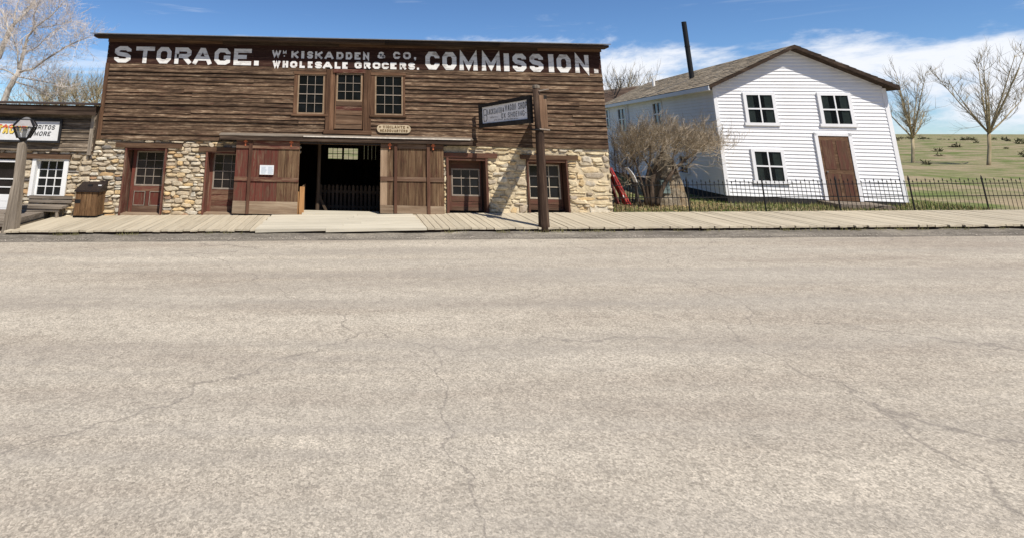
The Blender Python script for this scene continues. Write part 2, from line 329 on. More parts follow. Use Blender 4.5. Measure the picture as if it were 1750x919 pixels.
# ------------------------------------------------------------------ lettering: strokes on a unit box
c_ = 0.24
GL = {
 'A': [[(0, 0), (0.42, 1), (0.58, 1), (1, 0)], [(0.2, 0.3), (0.8, 0.3)]],
 'B': [[(0, 0), (0, 1), (0.8, 1), (1, 0.85), (1, 0.65), (0.8, 0.52), (0, 0.52)], [(0.8, 0.52), (1, 0.38), (1, 0.15), (0.8, 0), (0, 0)]],
 'C': [[(1, 0.68), (1, 1 - c_), (1 - c_, 1), (c_, 1), (0, 1 - c_), (0, c_), (c_, 0), (1 - c_, 0), (1, c_), (1, 0.32)]],
 'D': [[(0, 0), (0, 1), (0.7, 1), (1, 0.72), (1, 0.28), (0.7, 0), (0, 0)]],
 'E': [[(1, 1), (0, 1), (0, 0), (1, 0)], [(0, 0.5), (0.8, 0.5)]],
 'F': [[(1, 1), (0, 1), (0, 0)], [(0, 0.5), (0.8, 0.5)]],
 'G': [[(1, 0.7), (1, 1 - c_), (1 - c_, 1), (c_, 1), (0, 1 - c_), (0, c_), (c_, 0), (1 - c_, 0), (1, 0.12), (1, 0.42), (0.62, 0.42)]],
 'H': [[(0, 0), (0, 1)], [(1, 0), (1, 1)], [(0, 0.5), (1, 0.5)]],
 'I': [[(0.5, 0), (0.5, 1)]],
 'K': [[(0, 0), (0, 1)], [(1, 1), (0.05, 0.4)], [(0.35, 0.58), (1, 0)]],
 'L': [[(0, 1), (0, 0), (1, 0)]],
 'M': [[(0, 0), (0, 1), (0.5, 0.12), (1, 1), (1, 0)]],
 'N': [[(0, 0), (0, 1), (1, 0), (1, 1)]],
 'O': [[(c_, 0), (0, c_), (0, 1 - c_), (c_, 1), (1 - c_, 1), (1, 1 - c_), (1, c_), (1 - c_, 0), (c_, 0)]],
 'P': [[(0, 0), (0, 1), (0.8, 1), (1, 0.84), (1, 0.62), (0.8, 0.46), (0, 0.46)]],
 'Q': [[(c_, 0), (0, c_), (0, 1 - c_), (c_, 1), (1 - c_, 1), (1, 1 - c_), (1, c_), (1 - c_, 0), (c_, 0)], [(0.6, 0.3), (1, 0)]],
 'R': [[(0, 0), (0, 1), (0.8, 1), (1, 0.84), (1, 0.64), (0.8, 0.47), (0, 0.47)], [(0.55, 0.47), (1, 0)]],
 'S': [[(1, 0.74), (1, 0.84), (0.76, 1), (0.24, 1), (0, 0.84), (0, 0.68), (0.18, 0.55), (0.82, 0.45), (1, 0.32), (1, 0.16), (0.76, 0), (0.24, 0), (0, 0.16), (0, 0.26)]],
 'T': [[(0, 1), (1, 1)], [(0.5, 1), (0.5, 0)]],
 'U': [[(0, 1), (0, c_), (c_, 0), (1 - c_, 0), (1, c_), (1, 1)]],
 'V': [[(0, 1), (0.5, 0), (1, 1)]],
 'W': [[(0, 1), (0.24, 0), (0.5, 0.85), (0.76, 0), (1, 1)]],
 'X': [[(0, 0), (1, 1)], [(0, 1), (1, 0)]],
 '&': [[(1, 0), (0.22, 0.72), (0.22, 0.88), (0.38, 1), (0.58, 1), (0.72, 0.88), (0.68, 0.72), (0.05, 0.36), (0.05, 0.12), (0.25, 0), (0.55, 0), (1, 0.42)]],
 'Z': [[(0, 1), (1, 1), (0, 0), (1, 0)]],
 '-': [[(0.0, 0.5), (1.0, 0.5)]],
}
LCOUNT = [0]
def stroke_poly(mb, pts, t, to3, lift):
    P = [Vector((p[0], p[1])) for p in pts]; closed = (P[0] - P[-1]).length < 1e-6
    if closed: P = P[:-1]
    n = len(P); L = []; Rr = []
    for i in range(n):
        a = P[i - 1] if (closed or i > 0) else None; b = P[(i + 1) % n] if (closed or i < n - 1) else None
        d1 = (P[i] - a).normalized() if a is not None else None; d2 = (b - P[i]).normalized() if b is not None else None
        if d1 is None: d1 = d2
        if d2 is None: d2 = d1
        n1 = Vector((-d1.y, d1.x)); n2 = Vector((-d2.y, d2.x)); m = (n1 + n2)
        m = m.normalized() if m.length > 1e-6 else n1
        k = 1 / max(0.42, m.dot(n1)); L.append(P[i] + m * k * t / 2); Rr.append(P[i] - m * k * t / 2)
    LCOUNT[0] += 1; lf = lift + (LCOUNT[0] % 5) * 0.0005
    vs_ = [to3(q.x, q.y, lf) for q in L] + [to3(q.x, q.y, lf) for q in Rr]
    fs = [(i, (i + 1) % n, n + (i + 1) % n, n + i) for i in range(n if closed else n - 1)]
    mb.add(vs_, fs)
def glyph(mb, ch, x0, x1, z0, z1, t, to3, lift=0.004):
    """one letter filling the box x0..x1, z0..z1 (in the sign's own plane)"""
    if ch in '.,':
        mb.add([to3(x, z, lift) for x, z in ((x0, z0), (x1, z0), (x1, z0 + (x1 - x0)), (x0, z0 + (x1 - x0)))], [(0, 1, 2, 3)])
        if ch == ',': mb.add([to3(x, z, lift) for x, z in ((x0 + (x1 - x0) * 0.4, z0), (x1, z0), (x0 + (x1 - x0) * 0.3, z0 - (x1 - x0) * 0.8))], [(0, 1, 2)])
        return
    h = t / 2
    for st in GL[ch]:
        pts = [(x0 + h + p[0] * (x1 - x0 - 2 * h), z0 + h + p[1] * (z1 - z0 - 2 * h)) for p in st]
        if ch in 'TIHAKNMVWXRLEF':   # open ends reach the edge of the box
            q = list(pts)
            for e in (0, -1):
                a = Vector(q[e]); b = Vector(q[1 if e == 0 else -2]); d = (a - b).normalized()
                if st[e][1] in (0, 1) or st[e][0] in (0, 1):
                    if not (ch in 'KR' and st[e][1] not in (0, 1)): a = a + d * h
                q[e] = (a.x, a.y)
            pts = q
        stroke_poly(mb, pts, t, to3, lift)
def text_line(mb, text, x0, x1, z0, z1, t, to3, gap=0.28, shear=0.0, lift=0.004):
    wd = {'I': 0.35, 'M': 1.2, 'W': 1.35, '.': 0.3, ',': 0.3, '&': 1.0, ' ': 0.55, '-': 0.4, 'L': 0.85, 'E': 0.85, 'F': 0.85}
    tot = sum(wd.get(c, 1.0) for c in text) + gap * (len(text) - 1); u = (x1 - x0) / tot; x = x0
    f = (lambda a, b, l: to3(a + shear * (b - z0), b, l)) if shear else to3
    for c in text:
        w_ = wd.get(c, 1.0) * u
        if c != ' ': glyph(mb, c, x, x + w_, z0, z1, min(t, w_ * 0.9), f, lift)
        x += w_ + gap * u

# ------------------------------------------------------------------ stones
def make_stones(part, mat, courses_z, spans, base, Y, wmin, wmax, seed, depth=(0.018, 0.075), name='stone', gap=0.003, rough=0.2):
    rnd = random.Random(seed); zt = courses_z[1]; z = courses_z[0]; out = []
    while z < zt - 0.03:
        h = min(rnd.uniform(base[0], base[1]), zt - z)
        if zt - z - h < 0.05: h = zt - z
        for a, b in spans(z + h / 2):
            x = a
            while x < b - 0.02:
                w_ = rnd.uniform(wmin, wmax) * (1.25 if rnd.random() < 0.2 else 1)
                if b - (x + w_) < wmin * 0.7: w_ = b - x
                w_ = min(w_, b - x); hh = h * rnd.uniform(0.75, 1.3); zc = z + h / 2 + rnd.uniform(-0.03, 0.03)
                if hh > 0.12 and rnd.random() < 0.22:
                    f = rnd.uniform(0.4, 0.6); items = [(x, w_, zc - hh / 2 + hh * f / 2, hh * f), (x, w_, zc + hh / 2 - hh * (1 - f) / 2, hh * (1 - f))]
                else: items = [(x, w_, zc, hh)]
                for sx, sw, sz, sh in items:
                    out.append((sx + sw / 2, sz, sw - gap, sh - gap, rnd.uniform(*depth)))
                x += w_
        z += h
    res = []
    for (cx, cz, sw, sh, d) in out:
        mb = MB(); n = rnd.randint(7, 9); ph = rnd.uniform(0, 2 * pi); ring = []; sk = rnd.uniform(-rough, rough) * 0.55; shx = rnd.uniform(-rough, rough) * sh * 1.2
        for i in range(n):
            a = ph + 2 * pi * (i + rnd.uniform(-.28, .28)) / n; ca, sa = cos(a), sin(a); e = 0.66
            rx = abs(ca) ** e * (1 if ca > 0 else -1) * sw / 2; rz = abs(sa) ** e * (1 if sa > 0 else -1) * sh / 2
            k = rnd.uniform(1.0 - rough, 1.06 + rough * 0.25); ring.append((cx + rx * k + shx * rz / sh, cz + rz * k + sk * rx * sh / max(sh, sw)))
        tilt = rnd.uniform(-0.25, 0.25); tz = rnd.uniform(-0.35, 0.2)
        def pt(px_, pz_, dd): return (px_, Y - max(0.006, dd + (px_ - cx) * tilt * 0.25 + (pz_ - cz) * tz * 0.3), pz_)
        r1 = [(px_, Y + 0.02, pz_) for px_, pz_ in ring]
        r2 = [pt(cx + (px_ - cx) * 0.95, cz + (pz_ - cz) * 0.93, d * 0.62) for px_, pz_ in ring]
        k2 = rnd.uniform(0.5, 0.82); ox = rnd.uniform(-.1, .1) * sw; oz = rnd.uniform(-.1, .12) * sh
        r3 = [pt(cx + ox + (px_ - cx) * k2, cz + oz + (pz_ - cz) * k2, d) for px_, pz_ in ring]
        mb.add(r1 + r2 + r3, [(i, (i + 1) % n, n + (i + 1) % n, n + i) for i in range(n)] + [(n + i, n + (i + 1) % n, 2 * n + (i + 1) % n, 2 * n + i) for i in range(n)] + [tuple(range(2 * n, 3 * n))])
        res.append((sw * sh, mb))
    res.sort(key=lambda q: -q[0])
    if len(res) > 290:
        rest = MB()
        for _, m_ in res[290:]: rest.add(m_.v, m_.f)
        tag(rest.build('small_stones', mat, part), kind='stuff')
    for _, m_ in res[:290]: m_.build(name, mat, part)

def clapboards(part, mat, rows, x0, x1, holes, Y, seed, name='clapboard', proud=0.05, lens=(2.2, 7.5), jz=0.014):
    rnd = random.Random(seed)
    for i in range(len(rows) - 1):
        za, zb = rows[i], rows[i + 1]; m = (za + zb) / 2
        for a, b in free(x0, x1, [(h[0], h[1]) for h in holes if h[2] < m < h[3]]):
            x = a
            while x < b - 0.01:
                e = min(b, x + rnd.uniform(*lens))
                if b - e < 0.8: e = b
                k = max(1, int((e - x) / 0.8)); mb = MB(); sec = []; pr = proud * rnd.uniform(0.62, 1.35); dz = rnd.uniform(-jz, jz); droop = rnd.uniform(-jz, jz)
                for q in range(k + 1):
                    xx = x + 0.002 + (e - x - 0.004) * q / k; wz = rnd.uniform(-jz, jz) * 0.8 + droop * q / k; wy = rnd.uniform(-0.006, 0.006)
                    sec.append([(xx, Y - pr - wy, za + dz + wz - 0.006), (xx, Y - 0.010, zb + dz * 0.3 + 0.012), (xx, Y - 0.001, zb + dz * 0.3 + 0.012), (xx, Y - 0.001, za + dz + wz - 0.006)])
                vs_ = [p for s_ in sec for p in s_]; fs = [(0, 1, 2, 3), tuple(4 * k + j for j in (3, 2, 1, 0))]
                for q in range(k):
                    for j in range(4): fs.append((4 * q + j, 4 * q + 4 + j, 4 * q + 4 + (j + 1) % 4, 4 * q + (j + 1) % 4))
                mb.add(vs_, fs).build(name, mat, part); x = e

def window(parent, R, cols, rows, Y, sash, munt, gl, sw=0.045, mw=0.016, mid=None, name='window', flat=False):
    """sash with muntins and a pane in each light; R = x0,x1,z0,z1 of the glazed opening"""
    x0, x1, z0, z1 = R; fr = MB()
    fr.box(x0 - sw, x0, Y - 0.03, Y + 0.03, z0 - sw, z1 + sw); fr.box(x1, x1 + sw, Y - 0.03, Y + 0.03, z0 - sw, z1 + sw)
    fr.box(x0, x1, Y - 0.029, Y + 0.029, z0 - sw, z0); fr.box(x0, x1, Y - 0.029, Y + 0.029, z1, z1 + sw)
    w_ = fr.build(name, sash, parent)
    hold = parent if flat else w_
    for i in range(1, cols):
        x = x0 + (x1 - x0) * i / cols; MB().box(x - mw / 2, x + mw / 2, Y - 0.022, Y + 0.02, z0, z1).build('muntin', munt, hold)
    for j in range(1, rows):
        z = z0 + (z1 - z0) * j / rows; t = mw * (1.7 if mid == j else 1)
        MB().box(x0, x1, Y - 0.020, Y + 0.018, z - t / 2, z + t / 2).build('muntin', munt, hold)
    rnd = random.Random(int(x0 * 1000))
    for i in range(cols):
        for j in range(rows):
            a, b = x0 + (x1 - x0) * i / cols, x0 + (x1 - x0) * (i + 1) / cols; c, d = z0 + (z1 - z0) * j / rows, z0 + (z1 - z0) * (j + 1) / rows
            tx, tz = rnd.uniform(-.004, .004), rnd.uniform(-.004, .004); y = Y + 0.004
            MB().add([(a, y + tx, c), (b, y - tx, c), (b, y - tx + tz, d), (a, y + tx + tz, d), (a, y + 0.012, c), (b, y + 0.012, c), (b, y + 0.012, d), (a, y + 0.012, d)],
                     [(0, 1, 2, 3), (7, 6, 5, 4), (0, 4, 5, 1), (1, 5, 6, 2), (2, 6, 7, 3), (3, 7, 4, 0)]).build('pane', gl, hold)
    return w_
def frame4(mb, R, w_, y0, y1, bottom=True):
    x0, x1, z0, z1 = R
    mb.box(x0 - w_, x0, y0, y1, z0, z1); mb.box(x1, x1 + w_, y0, y1, z0, z1); mb.box(x0 - w_, x1 + w_, y0 + 0.003, y1, z1, z1 + w_)
    if bottom: mb.box(x0 - w_, x1 + w_, y0 + 0.003, y1, z0 - w_, z0)
    return mb

# ------------------------------------------------------------------ the storage barn
BX0, BX1 = -7.87, 8.13; ZS = 2.07; ZB = 4.44; ZE = 5.22
barn = thing('storage_barn', (0, W, gz(0)), 'long two-storey brown wooden storage barn with white lettering above a fieldstone ground floor', 'barn')
wl = rect(511, 130, 552, 193, W); wr = rect(643, 132, 686, 195, W); wd_ = rect(577.5, 128.5, 616.5, 171.5, W)
ldoor = rect(571, 127, 621, 221, W)
hol_up = [wl, wr, wd_]
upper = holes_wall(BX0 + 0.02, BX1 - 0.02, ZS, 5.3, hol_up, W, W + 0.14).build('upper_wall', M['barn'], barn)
# openings below
d1 = rect(207, 253, 283, 366, W); d1 = (at(209, 310, W).x, at(281, 310, W).x, -0.3, at(245, 253, W).z)
d2 = (at(349, 310, W).x, at(404, 310, W).x, -0.3, at(375, 259, W).z)
gate = (at(507, 300, W).x, at(655, 300, W).x, -0.4, at(580, 247, W).z)
d3 = (at(763, 310, W).x, at(834, 310, W).x, -0.3, at(800, 270, W).z)
d4 = (at(901, 310, W).x, at(971, 310, W).x, -0.3, at(936, 273, W).z)
holes_low = [d1, d2, gate, d3, d4]
lower = holes_wall(BX0 - 0.06, BX1, -0.9, ZS, holes_low, W + 0.03, W + 0.5)
SPL = at(440, 300, W).x
st_l = holes_wall(BX0 - 0.06, 0.0, -0.9, ZS, holes_low, W + 0.03, W + 0.5).build('stone_wall', M['mortar'], barn)
st_r = holes_wall(0.0, BX1, -0.9, ZS, holes_low, W + 0.03, W + 0.5).build('stone_wall', M['mortar_pale'], barn)
lint1 = rect(199, 245.5, 312, 253, W); lint2 = rect(341, 252, 403, 259.5, W); lint3 = rect(757, 262, 849, 270, W); lint4 = rect(889, 266, 986, 273, W)
def spans_l(z):
    cuts = [(h[0] - 0.0, h[1] + 0.0) for h in (d1, d2) if z < h[3]] + [(l[0], l[1]) for l in (lint1, lint2) if l[2] - 0.02 < z < l[3] + 0.02]
    e = at(513, 310, W).x
    return free(BX0 - 0.08, e if z > 1.75 else at(399, 310, W).x + 0.1, cuts)
def spans_r(z):
    cuts = [(h[0], h[1]) for h in (d3, d4) if z < h[3]] + [(l[0], l[1]) for l in (lint3, lint4) if l[2] - 0.02 < z < l[3] + 0.02]
    return free(at(758, 310, W).x if z < 1.8 else at(800, 250, W).x, BX1 + 0.02, cuts)
make_stones(st_l, M['stone'], (-0.25, ZS - 0.01), spans_l, (0.075, 0.155), W + 0.03, 0.12, 0.40, 5)
make_stones(st_r, M['stone_pale'], (-0.02, ZS - 0.01), spans_r, (0.065, 0.22), W + 0.03, 0.14, 0.60, 9, (0.008, 0.065), gap=0.006, rough=0.34)
# siding
rows = [ZS, ZS + 0.17, ZS + 0.33]; n_ = 16
rows += [rows[-1] + (ZB - rows[-1]) * i / n_ for i in range(1, n_ + 1)]
casL = rect(502, 124, 560, 201, W); casR = rect(634, 124, 692, 204, W); casD = rect(556, 120, 634, 230, W)
hoodR = rect(378, 232, 805, 245, W)
sid_holes = [casL, casR, casD, (hoodR[0], hoodR[1], 0, 2.20)]
clapboards(upper, M['siding'], rows, BX0 + 0.13, BX1 + 0.01, sid_holes, W, 3)
MB().box(BX0, BX0 + 0.13, W - 0.045, W + 0.1, ZS - 0.03, ZB, 0.004).build('corner_board', M['trim'], barn)
# flush sign boards under the eaves
z = ZB; hs = [0.155, 0.155, 0.15, 0.14, 0.13]
for i, h in enumerate(hs):
    x = BX0; rnd = random.Random(40 + i)
    while x < BX1 - 0.1:
        e = min(BX1, x + rnd.uniform(3.2, 5.6)); e = BX1 if BX1 - e < 1.2 else e
        p = rnd.uniform(0.021, 0.025)
        MB().box(x + 0.002, e - 0.002, W - p, W, z + 0.004, z + h - 0.004).build('sign_board', M['band'], upper); x = e
    z += h
# white painted words
tW = lambda y: (lambda a, b, l: (a, y - l, b))
words = {'STORAGE.': ([(196, 224), (232, 264), (268, 293), (299, 327), (331, 362), (367, 394), (400, 430), (435, 443)], 79.5, 107.5, 6.9),
 'COMMISSION.': ([(727, 751), (756, 780), (785, 816), (823, 855), (861, 870), (876, 899), (905, 928), (937, 946), (951, 975), (982, 1006), (1014, 1021)], 89.0, 119.5, 7.6),
 'WM': ([(465, 480), (483.5, 489.5)], 86.6, 98.0, 3.2),
 'KISKADDEN': ([(498, 510), (515, 520), (525, 535), (538.5, 551), (555, 570), (575, 587), (591, 602), (606, 616), (620.5, 631)], 87.8, 100.2, 3.6),
 '&': ([(645, 659)], 89.2, 100.7, 3.2), 'CO,': ([(672, 684), (689, 702), (707.5, 711)], 89.2, 101.2, 3.5),
 'WHOLESALE': ([(466, 479), (483, 492.5), (496, 508), (512, 521), (526, 534), (538.5, 550), (552, 568), (572, 582), (585, 594)], 104.3, 115.8, 3.8),
 'GROCERS.': ([(606, 618), (622, 633), (637, 650), (652.5, 664.5), (667, 677.5), (683, 694), (698, 709), (712.5, 716)], 106.0, 117.6, 3.8)}
YL = W - 0.0262
for wtext, (xs, yt, yb, th) in words.items():
    mb = MB(); xm = (xs[0][0] + xs[0][1]) / 2
    z1_ = at(xm, yt, YL).z; z0_ = at(xm, yb, YL).z; sc_ = at(601, 100, YL).x - at(600, 100, YL).x
    for ch, (a, b) in zip(wtext, xs):
        zz0, zz1 = z0_, z1_
        if wtext == 'WM' and ch == 'M': zz0 = z0_ + 0.5 * (z1_ - z0_)
        xa, xb = at(a, (yt + yb) / 2, YL).x, at(b, (yt + yb) / 2, YL).x
        t = th * sc_ * (0.45 if (wtext == 'WM' and ch == 'M') else 1)
        glyph(mb, ch, xa, xb, zz0, zz1, t if ch != 'I' else (xb - xa), tW(YL), 0.001)
        if wtext == 'WM' and ch == 'M': glyph(mb, '.', xa + 0.03, xa + 0.07, z0_ + 0.02, z1_, t, tW(YL), 0.001)
    mb.build('painted_word', M['letter'], upper)
# cornice: frieze, crown boards, soffit, roof sheet
OV = 0.40
x = BX0; rnd = random.Random(77)
while x < BX1 - 0.1:
    e = min(BX1 + 0.02, x + rnd.uniform(1.8, 4.2)); e = BX1 + 0.02 if BX1 - e < 1 else e
    MB().box(x + 0.003, e - 0.003, W - 0.075, W - 0.03, 5.13 + rnd.uniform(-.01, .01), 5.235).build('frieze_board', M['trimx'] if rnd.random() < 0.35 else M['cornice'], upper); x = e
x = BX0 - 0.32
while x < BX1 + 0.05:
    e = min(BX1 + 0.11, x + rnd.uniform(3, 5)); e = BX1 + 0.11 if BX1 + 0.11 - e < 1 else e; k = rnd.uniform(-.012, .012)
    a = [(x + 0.003, W - OV, 5.31), (x + 0.003, W - OV, 5.235 + k), (x + 0.003, W - 0.09, 5.215 + k), (x + 0.003, W - 0.06, 5.31)]
    MB().prism([tuple(v) for v in a], [(e - 0.003, v[1], v[2]) for v in a]).build('crown_board', M['cornice'], upper); x = e
roof = MB(); ys = [W - OV - 0.06, W + 4, W + 8.6]; zs_ = [5.315, 6.0, 5.5]
for k in range(2):
    roof.prism([(BX0 - 0.42, ys[k], zs_[k]), (BX0 - 0.42, ys[k], zs_[k] + 0.025), (BX0 - 0.42, ys[k + 1], zs_[k + 1] + 0.025), (BX0 - 0.42, ys[k + 1], zs_[k + 1])],
               [(BX1 + 0.15, ys[k], zs_[k]), (BX1 + 0.15, ys[k], zs_[k] + 0.025), (BX1 + 0.15, ys[k + 1], zs_[k + 1] + 0.025), (BX1 + 0.15, ys[k + 1], zs_[k + 1])])
roof.build('roof', M['tin'], barn)
# upper windows
def casing(parent, R, outer, y0, mats, sill=True):
    x0, x1, z0, z1 = R; X0, X1, Z0, Z1 = outer; s = 0.045
    box('casing_board', mats, parent, X0, x0 - s, y0, W, Z0, Z1); box('casing_board', mats, parent, x1 + s, X1, y0, W, Z0, Z1)
    box('casing_head', M['trimx'], parent, X0 - 0.02, X1 + 0.02, y0 - 0.02, W, z1 + s, Z1 + 0.03)
    if sill: box('sill', M['trimx'], parent, X0 - 0.04, X1 + 0.04, y0 - 0.035, W + 0.02, z0 - s - 0.055, z0 - s)
for R, O in ((wl, casL), (wr, casR)):
    w_ = window(barn, R, 3, 4, W - 0.012, M['tansash'], M['muntin'], M['glass'], 0.05, 0.015, 2)
    casing(w_, R, (O[0], O[1], R[2] - 0.05, R[3] + 0.1), W - 0.05, M['trim'])
# loft door in the middle
ld = box('loft_door', M['trim'], barn, ldoor[0] + 0.02, wd_[0] - 0.045, W - 0.03, W + 0.02, ldoor[2], wd_[3] + 0.05)
box('door_stile', M['trim'], ld, wd_[1] + 0.045, ldoor[1] - 0.02, W - 0.03, W + 0.02, ldoor[2], wd_[3] + 0.05)
window(ld, wd_, 3, 3, W - 0.004, M['tansash'], M['muntin'], M['glass'], 0.045, 0.015, None, 'sash', True)
zt = wd_[2] - 0.045
k = 6
for i in range(k):
    z0_ = ldoor[2] + (zt - ldoor[2]) * i / k; z1_ = ldoor[2] + (zt - ldoor[2]) * (i + 1) / k
    MB().box(wd_[0] - 0.045, wd_[1] + 0.045, W - 0.022 - 0.012 * (i % 2), W, z0_ + 0.004, z1_ - 0.002, 0.003).build('door_board', M['redtrimx'] if i == 4 else M['wideboard'], ld)
for a, b in ((556.5, 571), (621, 634)):
    xa, xb = at(a, 175, W).x, at(b, 175, W).x
    box('casing_board', M['trim'], barn, xa, xa + (xb - xa) * 0.5, W - 0.075, W, casD[2] + 0.12, casD[3] - 0.0)
    box('casing_board', M['trim'], barn, xa + (xb - xa) * 0.52, xb, W - 0.05, W, casD[2] + 0.12, casD[3])
box('door_header', M['redtrimx'], barn, ldoor[0] - 0.05, ldoor[1] + 0.05, W - 0.085, W - 0.0, wd_[3] + 0.055, casD[3] + 0.02)
box('door_sill', M['trimx'], barn, casD[0] - 0.03, casD[1] + 0.03, W - 0.11, W, casD[2] + 0.0, casD[2] + 0.12)
# hood over the sliding doors
hz = at(590, 236, W - 0.25).z
hd = MB().prism([(hoodR[0], W - 0.30, hz), (hoodR[0], W - 0.30, hz + 0.03), (hoodR[0], W - 0.03, hz + 0.085), (hoodR[0], W - 0.03, hz + 0.05)], [(hoodR[1], W - 0.30, hz), (hoodR[1], W - 0.30, hz + 0.03), (hoodR[1], W - 0.03, hz + 0.085), (hoodR[1], W - 0.03, hz + 0.05)]).build('track_hood', M['greywoodx'], barn)
box('hood_edge', M['hood'], hd, at(520, 236, W).x, at(800, 236, W).x, W - 0.315, W - 0.301, hz + 0.004, hz + 0.034)
box('hood_fascia', M['cornice'], hd, hoodR[0] + 0.02, hoodR[1] - 0.02, W - 0.285, W - 0.25, hz - 0.13, hz - 0.002)
MB().box(at(402, 243, W).x, at(762, 243, W).x, W - 0.165, W - 0.15, hz - 0.20, hz - 0.16).build('door_track', M['black'], hd)
box('header_beam', M['lintel'], barn, gate[0] - 0.2, gate[1] + 0.2, W - 0.02, W + 0.2, gate[3] - 0.02, hz - 0.02)
for L_, m_ in ((lint1, 'lintel'), (lint2, 'lintel'), (lint3, 'browndoorx'), (lint4, 'lintel')):
    box('lintel', M[m_], barn, L_[0], L_[1], W - 0.06, W + 0.3, L_[2], L_[3], 0.008)

# sliding doors
def sliding_door(xl, xr, yt, yb, red_to, battens, hang, label):
    Y = W - 0.17; xc = (xl + xr) / 2
    x0, x1 = at(xl, 300, Y).x, at(xr, 300, Y).x; z1 = at(xc, yt, Y).z; z0 = at(xc, yb, Y).z
    t = part_group('sliding_door', ((x0 + x1) / 2, W - 0.15, z0), barn, label); n = max(8, int((x1 - x0) / 0.2))
    xr_ = at(red_to, 300, Y).x if red_to else -99
    for i in range(n):
        a, b = x0 + (x1 - x0) * i / n, x0 + (x1 - x0) * (i + 1) / n
        k = random.uniform(-.003, .003)
        red = (a + b) / 2 < xr_
        box('plank', M['reddoor'] if red else (M['greyrail_v'] if (not red_to and i == 0) else M['doorwood']), t, a + 0.003, b - 0.003, Y + 0.02 + k, Y + 0.06, z0 + 0.02, z1 - 0.01, 0.002)
    zm = at(xc, 307, Y).z; rl = M['redrail'] if red_to else M['doorrail']; bx = [x0] + [at(b_, 305, Y).x for b_ in battens] + [x1]
    for a, b in zip(bx, bx[1:]):
        box('rail', rl, t, a + 0.004, b - 0.004, Y - 0.015, Y + 0.016, z1 - (0.24 if red_to else 0.14), z1, 0.003)
        box('rail', rl, t, a + 0.004, b - 0.004, Y - 0.012, Y + 0.016, zm - 0.06, zm + 0.06, 0.004)
        box('rail', M['greyrail'], t, a + 0.004, b - 0.004, Y - 0.015, Y + 0.016, z0, z0 + (0.36 if red_to else 0.23), 0.003)
        if red_to: box('rail', M['greyrail'], t, a + 0.004, b - 0.004, Y - 0.017, Y - 0.0155, z0 + 0.175, z0 + 0.18, 0)
    for b_ in battens:
        xa = at(b_, 305, Y).x; box('batten', M['batten'], t, xa - 0.045, xa + 0.045, Y - 0.055, Y - 0.018, z0 + 0.0, z1 + 0.04, 0.004)
    for h_ in hang:
        xa = at(h_, 245, Y).x; s = MB()
        s.box(xa - 0.02, xa + 0.02, Y - 0.03, Y - 0.0155, z1 - 0.16, z1 + 0.12); s.box(xa - 0.06, xa + 0.06, Y - 0.0275, Y - 0.0155, z1 - 0.06, z1 - 0.02)
        s.prism([(xa - 0.045, Y - 0.029, z1 + 0.03), (xa + 0.045, Y - 0.029, z1 + 0.03), (xa, Y - 0.029, z1 - 0.07)][::-1], [(xa - 0.045, Y - 0.0155, z1 + 0.03), (xa + 0.045, Y - 0.0155, z1 + 0.03), (xa, Y - 0.0155, z1 - 0.07)][::-1])
        s.build('hanger', M['orange'] , t)
    return t
M['greyrail_v'] = wood('pale_stile', [(0.2, 0.125, 0.075), (0.37, 0.26, 0.17), (0.5, 0.39, 0.28)], 'z', 0.1)
sliding_door(400.5, 510.5, 241, 366.5, 478, [426], [420, 498], 'faded red plank sliding barn door with white notice, left of the dark doorway')
sliding_door(650, 759, 247, 366, None, [676, 732], [666, 740], 'bare brown plank sliding barn door with dark uprights, right of the dark doorway')

